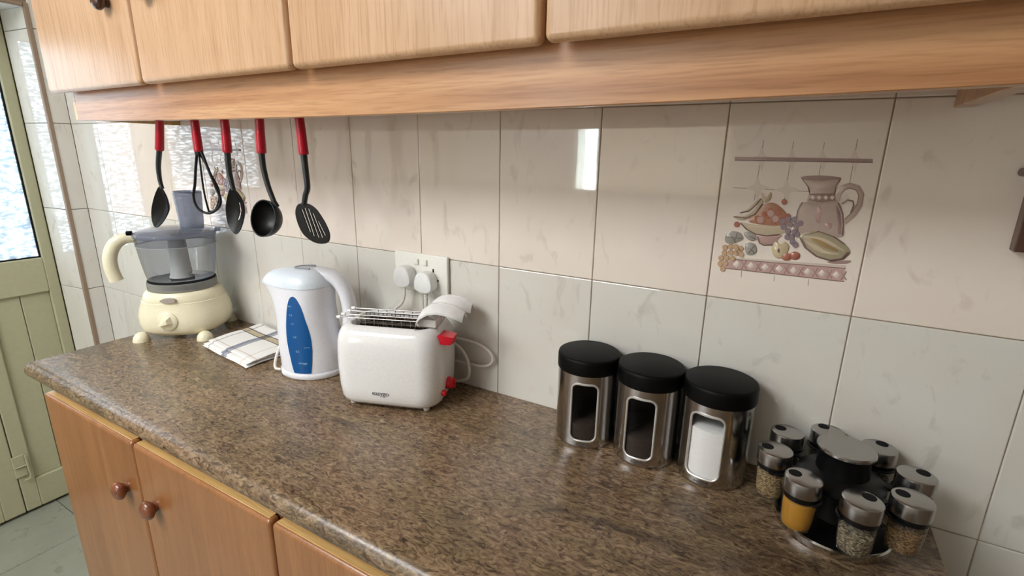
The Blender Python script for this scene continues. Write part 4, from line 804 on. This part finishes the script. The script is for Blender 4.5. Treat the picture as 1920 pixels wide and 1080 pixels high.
# ------------------------------------------------------------------ kettle
ke = thing('kettle', 'white jug kettle with a blue water window', 'kettle', (-1.03, -0.1175, 0.9), 25.4)
KZ = [0.016, 0.05, 0.09, 0.13, 0.163, 0.189, 0.203, 0.209]
KA = [0.079, 0.0805, 0.0815, 0.082, 0.087, 0.097, 0.107, 0.111]     # towards the spout
KR = [0.070, 0.066, 0.058, 0.052, 0.050, 0.052, 0.054, 0.054]        # towards the handle
KB = [0.0675, 0.0675, 0.0665, 0.0645, 0.062, 0.060, 0.059, 0.0585]   # half width
KP = [0.0, 0.0, 0.02, 0.05, 0.16, 0.38, 0.56, 0.62]
def kint(z, arr):
    for i in range(len(KZ)-1):
        if z <= KZ[i+1]:
            t = max(0, (z-KZ[i])/(KZ[i+1]-KZ[i])); return arr[i]*(1-t)+arr[i+1]*t
    return arr[-1]
def kpt(a, z, off=0.0):
    c, s = math.cos(a), math.sin(a)
    A = kint(z, KA) if c < 0 else kint(z, KR)
    B = kint(z, KB)
    y = B*s
    if c < 0: y *= 1-kint(z, KP)*abs(c)**2.2
    return ((A+off)*c, y+off*s, z)
zs = [0.016+0.0061*i for i in range(32)]
MB().rings([[kpt(2*PI*k/56, z) for k in range(56)] for z in zs+[0.209]]).build('jug_body', M['white_kettle'], ke, angle=50)
def bring(k, z): return [((0.080 if math.cos(a) < 0 else 0.071)*k*math.cos(a), 0.0685*k*math.sin(a), z) for a in [2*PI*j/48 for j in range(48)]]
MB().rings([bring(0.97, 0.0), bring(1.02, 0.003), bring(1.02, 0.0125), bring(0.99, 0.0155)]).build('power_base', M['white_kettle'], ke, angle=50)
R = []
for k, (s, z) in enumerate([(1.0, 0.2092), (1.014, 0.2098), (1.010, 0.2135), (0.955, 0.2220), (0.86, 0.2315), (0.72, 0.2395), (0.50, 0.2450), (0.28, 0.2468), (0.05, 0.2472)]):
    R.append([(p[0]*s+(1-s)*-0.006, p[1]*s, z-0.0) for p in [kpt(2*PI*j/56, 0.209) for j in range(56)]])
lid = MB().rings(R).build('lid', M['white_lid'], ke, angle=50)
def lidz(r): return 0.2500
P = smooth_path([(0.010, -0.018, 0.2465), (-0.018, -0.015, 0.2460), (-0.030, -0.003, 0.2448), (-0.020, 0.009, 0.2460), (0.010, 0.013, 0.2468)], 6)
MB().tube(P, 0.0038, 8, flat=0.7).build('thumb_grip', M['grey_tube'], lid)
hp = [(0.012, 0, 0.229), (0.034, 0, 0.2315), (0.062, 0, 0.222), (0.081, 0, 0.193), (0.088, 0, 0.155), (0.086, 0, 0.115), (0.076, 0, 0.078), (0.060, 0, 0.048)]
P = smooth_path(hp, 7); n = len(P)
MB().tube(P, [0.0175-0.0015*math.sin(PI*k/n) for k in range(n)], 16, flat=1.2, up=(0, 0, 1)).build('handle', M['white_kettle'], ke, angle=60)
# blue water window following the body
def kwindow():
    rows = [(0.0175, -0.0225, 0.0165), (0.034, -0.0262, 0.0190), (0.05, -0.0285, 0.0208), (0.07, -0.0318, 0.0220), (0.0926, -0.0342, 0.0215), (0.1075, -0.0345, 0.0198),
            (0.125, -0.0338, 0.0165), (0.1425, -0.0318, 0.0120), (0.158, -0.0298, 0.0085), (0.172, -0.0270, 0.0045), (0.182, -0.0238, -0.0002), (0.188, -0.0212, -0.0035), (0.192, -0.0180, -0.0070), (0.194, -0.0138, -0.0108)]
    G = []
    for z, xa, xb in rows:
        r = []
        for k in range(11):
            x = xa+(xb-xa)*k/10
            lo, hi = -PI, 0.0
            for _ in range(40):
                mid = (lo+hi)/2
                if kpt(mid, z)[0] < x: lo = mid
                else: hi = mid
            p = kpt(lo, z, 0.0010); r.append(p)
        G.append(r)
    mb = MB(); n = 11
    v = [p for r in G for p in r]; back = [(p[0], p[1]+0.0018, p[2]) for p in v]
    f = []; K = len(G); N = len(v)
    for i in range(K-1):
        for k in range(n-1):
            f.append((i*n+k, i*n+k+1, (i+1)*n+k+1, (i+1)*n+k)); f.append((N+i*n+k, N+(i+1)*n+k, N+(i+1)*n+k+1, N+i*n+k+1))
    edge = [k for k in range(n)]+[i*n+n-1 for i in range(1, K)]+[(K-1)*n+k for k in range(n-2, -1, -1)]+[i*n for i in range(K-2, 0, -1)]
    for i, e in enumerate(edge):
        g = edge[(i+1) % len(edge)]; f.append((e, N+e, N+g, g))
    return mb.add(v+back, f)
kw = kwindow().build('water_window', M['blue'], ke, angle=60)
for s, x, z, sz in (('MAX', -0.0175, 0.172, 0.0052), ('1.5', -0.0170, 0.1525, 0.0062), ('1.2', -0.0150, 0.1335, 0.0060), ('0.8', -0.0115, 0.103, 0.0062), ('0.5', -0.0080, 0.070, 0.0066)):
    p = kpt(-PI/2+x/0.066*0.9, z, 0.0013)
    text_obj(s, sz, M['mark'], kw, p, (math.radians(91), 0, x*8))
for k in range(1):
    text_obj('easygo', 0.0075, M['mark'], kw, kpt(-PI/2+0.02, 0.043, 0.0016), (math.radians(90), 0, -0.02))
MB().tube([kpt(-PI/2+0.10, 0.079, 0.0009), kpt(-PI/2+0.30, 0.0795, 0.0009)], 0.0005, 6).build('level_mark', M['mark'], kw)

# ------------------------------------------------------------------ toaster
to = thing('toaster', 'white two-slice toaster with red controls beside the kettle', 'toaster', (-0.773, -0.118, 0.9), 19.5)
def rr_ring(hx, hy, r, z, n=9):
    out = []
    for cx, cy, a0 in ((hx-r, hy-r, 0), (-hx+r, hy-r, PI/2), (-hx+r, -hy+r, PI), (hx-r, -hy+r, 1.5*PI)):
        for k in range(n):
            a = a0+PI/2*k/(n-1); out.append((cx+r*math.cos(a), cy+r*math.sin(a), z))
    return out
R = [rr_ring(0.085, 0.055, 0.03, 0.0085), rr_ring(0.099, 0.066, 0.036, 0.0095), rr_ring(0.105, 0.0715, 0.040, 0.016), rr_ring(0.1065, 0.073, 0.041, 0.020), rr_ring(0.1075, 0.074, 0.042, 0.0215), rr_ring(0.110, 0.0755, 0.043, 0.045), rr_ring(0.1118, 0.0765, 0.044, 0.085), rr_ring(0.1115, 0.0760, 0.044, 0.115),
     rr_ring(0.110, 0.0745, 0.043, 0.137), rr_ring(0.107, 0.071, 0.041, 0.151), rr_ring(0.102, 0.066, 0.038, 0.161), rr_ring(0.095, 0.059, 0.032, 0.1675), rr_ring(0.088, 0.052, 0.026, 0.1695), rr_ring(0.084, 0.048, 0.022, 0.1695), rr_ring(0.0825, 0.0465, 0.021, 0.168), rr_ring(0.082, 0.046, 0.021, 0.120)]
MB().rings(R, cap1=False).build('housing', M['white_gloss'], to, angle=60)
MB().rings([rr_ring(0.0815, 0.0455, 0.02, 0.118), rr_ring(0.0815, 0.0455, 0.02, 0.121)]).build('slot_floor', M['steel_dark'], to)
sl = MB()
for y in (-0.0455, -0.004, 0.0375): sl.box((-0.080, y, 0.121), (0.080, y+0.008, 0.1605), 0.001, 1)
sl.build('slot_wall', M['steel_dark'], to, angle=30)
wg = MB()
for y in (-0.036, -0.0055, 0.0055, 0.036):
    for z in (0.146, 0.158): wg.tube([(-0.078, y, z), (0.078, y, z)], 0.0011, 6)
    for k in range(9): wg.tube([(-0.064+0.016*k, y, 0.130), (-0.064+0.016*k, y, 0.161)], 0.0009, 6)
wg.build('bread_guide', M['chrome_wire'], to)
for sx in (-1, 1):
    for sy in (-1, 1):
        MB().lathe([(0.004, 0.0), (0.0065, 0.002), (0.008, 0.0092)], 16, (sx*0.078, sy*0.052)).build('foot', M['white_gloss'], to)
lv = MB().rings([[(0.100, -0.044, 0.158), (0.100, -0.044, 0.142), (0.100, -0.010, 0.135), (0.100, -0.010, 0.158)], [(0.112, -0.044, 0.158), (0.114, -0.044, 0.140), (0.114, -0.006, 0.132), (0.112, -0.006, 0.157)], [(0.132, -0.040, 0.1545), (0.126, -0.040, 0.139), (0.127, -0.010, 0.134), (0.132, -0.010, 0.154)]])
lv.build('lever', M['red'], to, angle=30)
dl = MB().lathe([(0.0125, 0.0), (0.0125, 0.004), (0.011, 0.012), (0.0095, 0.0135), (0.001, 0.014)], 28).build('browning_dial', M['red'], to, loc=(0.1100, -0.012, 0.0455), rot=(0, PI/2, 0))
MB().box((-0.0095, -0.0015, 0.0125), (0.0095, 0.0015, 0.0175), 0.0008, 1).build('pointer', M['red'], dl)
MB().lathe([(0.006, 0), (0.006, 0.006), (0.005, 0.0072), (0.001, 0.0075)], 20).build('cancel_button', M['red'], to, loc=(0.1085, -0.040, 0.036), rot=(0, PI/2, 0))
text_obj('easygo', 0.0138, M['print'], to, (-0.008, -0.0758, 0.039), (math.radians(91), 0, 0), spacing=0.95)

# two sandwich cages in the slots
def cage(y, label, flip):
    t = thing('sandwich_cage', label, 'toasting cage', (-0.773, -0.118, 0.9), 19.5, group='wire sandwich cages in the toaster')
    w = MB()
    for dy in (-0.0095, 0.0095):
        yy = y+dy
        w.tube([(-0.105, yy, 0.1775), (0.068, yy, 0.1795)], 0.0017, 8)
        w.tube([(-0.072, yy*1.0, 0.150), (0.060, yy, 0.150)], 0.0011, 6)
        w.tube([(-0.072, yy, 0.170), (0.062, yy, 0.1705)], 0.0010, 6)
        for k in range(8): w.tube([(-0.072+0.019*k, yy, 0.124), (-0.072+0.019*k, yy, 0.178)], 0.0009, 6)
    for k in range(5): w.tube([(-0.068+0.032*k, y-0.0095, 0.124), (-0.068+0.032*k, y+0.0095, 0.124)], 0.0010, 6)
    w.build('wire_frame', M['chrome_wire'], t)
    for dy in (-0.0095, 0.0095):
        MB().lathe([(0.0022, 0), (0.0036, 0.001), (0.0036, 0.009), (0.0022, 0.010)], 12).build('end_cap', M['white_gloss'], t, loc=(-0.1145, y+dy, 0.1772), rot=(0, PI/2, 0))
    # arched handle shell
    st = [(0.060, 0.178), (0.063, 0.191), (0.072, 0.203), (0.087, 0.2125), (0.106, 0.2155), (0.125, 0.2130), (0.142, 0.2065), (0.153, 0.199)]
    y0, y1 = (y-0.034, y+0.017) if flip > 0 else (y-0.017, y+0.034)
    N = 8; R = []
    for x, z in st:
        f_ = []; b_ = []
        for k in range(N+1):
            u = k/N; yy = y0+(y1-y0)*u; zz = z+0.012*(1-(2*u-1)**2)-0.006
            narrow = 1.0 if x < 0.13 else 0.88 if x < 0.148 else 0.6
            yy = (y0+y1)/2+(yy-(y0+y1)/2)*narrow
            f_.append((x, yy, zz)); b_.append((x-0.001, yy*1.0, zz-0.0042))
        R.append(f_+b_[::-1])
    MB().rings(R).build('handle', M['white_gloss'], t, angle=50)
    MB().box((0.058, y-0.018, 0.1715), (0.098, y+0.016, 0.188), 0.003, 2).build('handle_neck', M['white_gloss'], t, angle=40)
    return t
cage(-0.0215, 'wire sandwich cage with white handle in the front toaster slot', 1)
cage(0.0215, 'wire sandwich cage with white handle in the rear toaster slot', -1)

# ------------------------------------------------------------------ double socket and plugs
so = thing('wall_socket', 'white double wall socket with two plugs above the toaster', 'socket', (-0.797, 0.0, 1.1435))
MB().box((-0.074, -0.0095, -0.043), (0.074, -0.0005, 0.043), 0.003, 3).build('plate', M['white_pl'], so, angle=40)
for x in (-0.010, 0.014):
    MB().box((x-0.006, -0.0135, 0.018), (x+0.006, -0.009, 0.031), 0.0012, 2, Matrix.Rotation(0.0, 4, 'X')).build('switch', M['white_pl'], so, angle=40)
for x in (-0.036, 0.036):
    h = MB()
    for dx, dz, w, hh_ in ((0, 0.009, 0.002, 0.004), (-0.011, -0.012, 0.0032, 0.002), (0.011, -0.012, 0.0032, 0.002)):
        h.box((x+dx-w, -0.0098, dz-hh_), (x+dx+w, -0.0092, dz+hh_))
    h.build('socket_hole_shade', M['rubber_and_shade'], so, False)  # flat dark plates paint the shade inside the pin holes
pl = [(-0.022, -0.017), (-0.024, -0.004), (-0.019, 0.012), (-0.009, 0.021), (0.009, 0.021), (0.019, 0.012), (0.024, -0.004), (0.022, -0.017), (0.010, -0.024), (-0.010, -0.024)]
def plug(x, z, label, cable):
    t = thing('power_plug', label, 'plug', (x, -0.0099, z), group='plugs in the double socket')
    q = grow(pl, 5)
    def ring(s, y): return [(p[0]*s, y, p[1]*s) for p in q]
    MB().rings([ring(0.86, 0.0), ring(0.92, -0.003), ring(1.0, -0.009), ring(1.0, -0.024), ring(0.95, -0.0275), ring(0.88, -0.0285)]).build('plug_body', M['white_plug'], t, angle=40)
    P = smooth_path([(p[0]-x, p[1]+0.0099, p[2]-z) for p in cable], 8)
    MB().tube(P, 0.0032, 8).build('cable', M['cord'], t)
    return t
plug(-0.829, 1.137, 'white plug in the left half of the double socket',
     [(-0.829, -0.028, 1.116), (-0.829, -0.028, 1.100), (-0.833, -0.027, 1.082), (-0.845, -0.024, 1.066), (-0.868, -0.016, 1.050), (-0.895, -0.010, 1.02), (-0.915, -0.0085, 0.97), (-0.925, -0.0085, 0.93), (-0.93, -0.010, 0.9045)])
p2 = plug(-0.770, 1.131, 'white plug with ribbed cable in the right half of the double socket',
     [(-0.770, -0.026, 1.110), (-0.770, -0.026, 1.09), (-0.770, -0.024, 1.06), (-0.772, -0.018, 1.035), (-0.780, -0.013, 0.99), (-0.79, -0.012, 0.94), (-0.80, -0.013, 0.9045)])
def cord_of(t, pts):
    inv = t.matrix_basis.inverted()
    MB().tube([inv @ Vector(p) for p in smooth_path(pts, 8)], 0.0032, 8).build('power_cord', M['cord'], t)
bpy.context.view_layer.update()
cord_of(ke, [(-0.985, -0.050, 0.906), (-1.02, -0.024, 0.9045), (-1.05, -0.024, 0.910), (-1.085, -0.032, 0.932), (-1.105, -0.055, 0.965), (-1.113, -0.092, 0.984), (-1.1165, -0.125, 0.975), (-1.117, -0.150, 0.950), (-1.113, -0.168, 0.922), (-1.106, -0.175, 0.9055), (-1.090, -0.172, 0.9045)])
cord_of(to, [(-0.76, -0.036, 0.985), (-0.74, -0.024, 1.005), (-0.71, -0.016, 1.010), (-0.668, -0.013, 1.011), (-0.632, -0.012, 1.005), (-0.608, -0.012, 0.990), (-0.609, -0.012, 0.971), (-0.632, -0.012, 0.959), (-0.68, -0.013, 0.957), (-0.72, -0.016, 0.957), (-0.75, -0.022, 0.972),
      (-0.742, -0.026, 0.996), (-0.712, -0.028, 1.006), (-0.680, -0.028, 0.998), (-0.660, -0.028, 0.975), (-0.655, -0.028, 0.945), (-0.664, -0.027, 0.926), (-0.690, -0.026, 0.915), (-0.72, -0.026, 0.913), (-0.76, -0.034, 0.916), (-0.785, -0.042, 0.925)])
rb = MB()
for k in range(6): rb.lathe([(0.0035, -0.024-k*0.0045), (0.0052-0.0002*k, -0.0245-k*0.0045), (0.0052-0.0002*k, -0.0272-k*0.0045), (0.0035, -0.0277-k*0.0045)], 14, (0, -0.0161))
rb.build('strain_relief', M['cord'], p2, angle=30)

# ------------------------------------------------------------------ canisters
def canister(x, y, face_deg, half_deg, fill, fmat, label):
    t = thing('canister', label, 'canister', (x, y, 0.9), face_deg+90, group='steel window canisters')
    r0, zt = 0.0532, 0.139
    NA, NZ = 144, 90
    zl = [0.0]+[0.004+(zt-0.004)*i/NZ for i in range(NZ+1)]
    za, zb_, hx, cr_ = 0.0165, 0.1240, math.radians(half_deg)*r0, 0.012
    def inside(a, z):
        u = abs(((a+PI) % (2*PI))-PI)*r0
        cz = (za+zb_)/2; v = abs(z-cz); hz = (zb_-za)/2
        if u > hx or v > hz: return False
        du, dv = u-(hx-cr_), v-(hz-cr_)
        return not (du > 0 and dv > 0 and du*du+dv*dv > cr_*cr_)
    def ang(k): return 2*PI*k/NA
    v = []; f = []
    for z in zl:
        rr = r0-0.002 if z == 0.0 else r0
        for k in range(NA):
            a = ang(k)-PI/2; v.append((rr*math.cos(a), rr*math.sin(a), z))
    for i in range(len(zl)-1):
        for k in range(NA):
            if inside(ang(k+0.5), (zl[i]+zl[i+1])/2): continue
            l = (k+1) % NA; f.append((i*NA+k, i*NA+l, (i+1)*NA+l, (i+1)*NA+k))
    f.append(tuple(range(NA-1, -1, -1)))
    MB().add(v, f).build('steel_body', M['steel'], t, angle=50)
    arcs = [-PI/2+math.radians(half_deg+4)+(2*PI-2*math.radians(half_deg+4))*k/40 for k in range(41)]
    iv = [(0.0515*math.cos(a), 0.0515*math.sin(a), z) for z in (0.003, 0.1385) for a in arcs]
    MB().add(iv, [(k, k+1, 42+k, 41+k) for k in range(40)]).build('inner_wall', M['steel_dark'], t)
    # raised frame following the rounded window outline
    path = []
    hz = (zb_-za)/2; cz = (za+zb_)/2
    for cu, cv, a0 in ((hx-cr_, hz-cr_, 0), (-hx+cr_, hz-cr_, PI/2), (-hx+cr_, -hz+cr_, PI), (hx-cr_, -hz+cr_, 1.5*PI)):
        for k in range(9):
            a = a0+PI/2*k/8; path.append((cu+cr_*math.cos(a), cv+cr_*math.sin(a)))
    full = []
    for i, p in enumerate(path):
        q = path[(i+1) % len(path)]; n = 6 if math.hypot(p[0]-q[0], p[1]-q[1]) > 0.01 else 1
        for k in range(n): full.append((p[0]+(q[0]-p[0])*k/n, p[1]+(q[1]-p[1])*k/n))
    P = [((r0+0.0004)*math.cos(u/r0-PI/2), (r0+0.0004)*math.sin(u/r0-PI/2), cz+w) for u, w in full]
    MB().tube(P, 0.0019, 8, closed=True).build('window_frame', M['frame_ring'], t)
    v = []; f = []
    n = 16
    for z in (za, zb_):
        for k in range(n+1):
            a = -PI/2+(-hx+2*hx*k/n)/r0; v.append(((r0-0.0009)*math.cos(a), (r0-0.0009)*math.sin(a), z))
    for k in range(n): f.append((k, k+1, n+2+k, n+1+k))
    MB().add(v, f).build('window_glass', M['window_pane'], t)
    MB().lathe([(0.0500, 0.004), (0.0500, fill), (0.040, fill+0.003), (0.02, fill-0.001), (0.001, fill+0.001)], 48).build('contents', fmat, t)
    MB().lathe([(0.0505, 0.1375), (0.0545, 0.1385), (0.0548, 0.141), (0.0548, 0.1605), (0.0538, 0.1645), (0.0510, 0.1660), (0.001, 0.1662)], 64).build('lid', M['lid_black'], t, angle=50)
    text_obj('brabantia', 0.0052, M['print'], t, (0, -r0-0.0003, 0.0090), (PI/2, 0, 0))
    return t
canister(-0.3759, -0.0578, -74, 25, 0.046, M['dark_tea'], 'steel canister with dark window, left of the three')
canister(-0.2659, -0.0578, -88, 26, 0.050, M['dark_tea'], 'steel canister with dark window, middle of the three')
canister(-0.1561, -0.0578, -98.5, 28, 0.096, M['sugar'], 'steel canister whose window shows white sugar')

# ------------------------------------------------------------------ spice carousel
SX, SY = 0.0133, -0.1011
ca = thing('spice_carousel', 'round black and steel revolving spice stand at the worktop end', 'spice rack', (SX, SY, 0.9), -124.59)
MB().lathe([(0.066, 0.0), (0.0712, 0.001), (0.0715, 0.010), (0.0695, 0.012), (0.068, 0.012)], 64, cap1=False).build('steel_rim', M['steel_plain'], ca, angle=30)
MB().lathe([(0.0682, 0.006), (0.0682, 0.0112), (0.030, 0.0120), (0.022, 0.016), (0.0195, 0.030), (0.0195, 0.060), (0.024, 0.066), (0.048, 0.070), (0.0525, 0.0745), (0.0525, 0.080), (0.045, 0.0855), (0.032, 0.090), (0.030, 0.112), (0.034, 0.1205)], 64).build('stand', M['black'], ca, angle=40)
MB().lathe([(0.0335, 0.1195), (0.0350, 0.121), (0.0350, 0.1235), (0.033, 0.1255), (0.001, 0.1262)], 56).build('top_disc', M['steel_cap'], ca, angle=40)
for i in range(8):
    a = i*PI/4
    arm = MB().box((0.048, -0.007, 0.0735), (0.0605, 0.007, 0.0795), 0.0015, 1)
    arc = [(0.0836+0.0232*math.cos(b), 0.0232*math.sin(b), 0.0765) for b in [math.radians(70+220*k/14) for k in range(15)]]
    arm.tube(arc, 0.0020, 6)
    arm.build('holder', M['black'], ca, angle=40, rot=(0, 0, a))
spices = [('turmeric', 0.96, 'spice jar of yellow powder at the front left of the stand', 135), ('sp_mix', 0.66, 'spice jar of mixed dried herbs at the front of the stand', 20), ('sp_brown', 0.74, 'spice jar of brown seeds at the front right of the stand', 130),
          ('sp_dark', 0.7, 'spice jar at the right of the stand nearest the wall tile joint', 15), ('sp_dark', 0.6, 'spice jar behind the steel disc on its right', 40), ('sp_dark', 0.7, 'spice jar behind the steel disc, nearest the wall', 95),
          ('sp_dark', 0.7, 'spice jar at the back left beside the sugar canister', 130), ('sp_tan', 0.86, 'spice jar of tan seeds at the left of the stand', 150)]
def hole_lid():
    """shaker cap with a round pouring hole off centre: cap, rim and a dark disc for the shade in it"""
    return MB().lathe([(0.0205, 0.0565), (0.0224, 0.0567), (0.0226, 0.0585), (0.0226, 0.0745), (0.0220, 0.0770), (0.0200, 0.0783), (0.001, 0.0786)], 40)
for i, (mk, fl_, lab, ha) in enumerate(spices):
    a = math.radians(-124.59)+i*PI/4
    j = thing('spice_jar', lab, 'jar', (SX+0.0836*math.cos(a), SY+0.0836*math.sin(a), 0.9292), math.degrees(a), group='jars on the spice carousel')
    j.scale = (1, 1, 0.95)
    MB().lathe([(0.001, 0.0005), (0.0150, 0.0), (0.0175, 0.002), (0.0190, 0.012), (0.0202, 0.035), (0.0203, 0.044), (0.0190, 0.0485), (0.0185, 0.050)], 36, cap0=True, cap1=False).build('glass', M['jar_glass'], j)
    top = 0.003+0.044*fl_
    pr = [(0.001, 0.002), (0.0145, 0.002), (0.0165, 0.004), (0.0178, 0.012), (0.0189, 0.033)]
    pr = [p for p in pr if p[1] < top-0.002]+[(0.0178+0.0011*min(1, (top-0.012)/0.021), top-0.001), (0.012, top+0.001), (0.001, top)]
    MB().lathe(pr, 28).build('contents', M[mk], j)
    MB().lathe([(0.0190, 0.0480), (0.0208, 0.0485), (0.0208, 0.0560), (0.0190, 0.0567)], 36).build('collar', M['black'], j, angle=40)
    lid = hole_lid().build('lid', M['steel_cap'], j, angle=40)
    h = math.radians(ha+29.6)-a
    MB().lathe([(0.0078, 0.0), (0.0078, 0.0005), (0.001, 0.0006)], 24).build('pouring_hole_shade', M['rubber_and_shade'], lid, loc=(0.0105*math.cos(h), 0.0105*math.sin(h), 0.0783))  # dark disc on the cap stands for shade inside the hole

# ------------------------------------------------------------------ small dark wooden cabinet at the right edge
wc = thing('wall_shelf_box', 'small dark wooden wall box with a moulded ledge, cut by the right edge', 'wall box', (0.147, -0.0005, 1.295))
b = MB().box((0.0, -0.018, 0.0), (0.012, 0.0, 0.090), 0.001, 1).box((0.188, -0.018, 0.0), (0.20, 0.0, 0.090), 0.001, 1).box((0.012, -0.018, 0.0), (0.188, 0.0, 0.008), 0.001, 1).box((0.012, -0.006, 0.008), (0.188, 0.0, 0.090))
b.build('case', M['wood_dark'], wc, angle=30)
MB().box((-0.012, -0.030, 0.090), (0.212, 0.0, 0.100), 0.004, 3).build('ledge', M['wood_dark'], wc, angle=30)
q = grow([(0.002, 0.100), (0.004, 0.112), (0.016, 0.126), (0.05, 0.136), (0.10, 0.156), (0.15, 0.136), (0.184, 0.126), (0.196, 0.112), (0.198, 0.100), (0.10, 0.0995)], 3)
MB().prism(q, 0.0, -0.012).build('crest', M['wood_dark'], wc, angle=40)
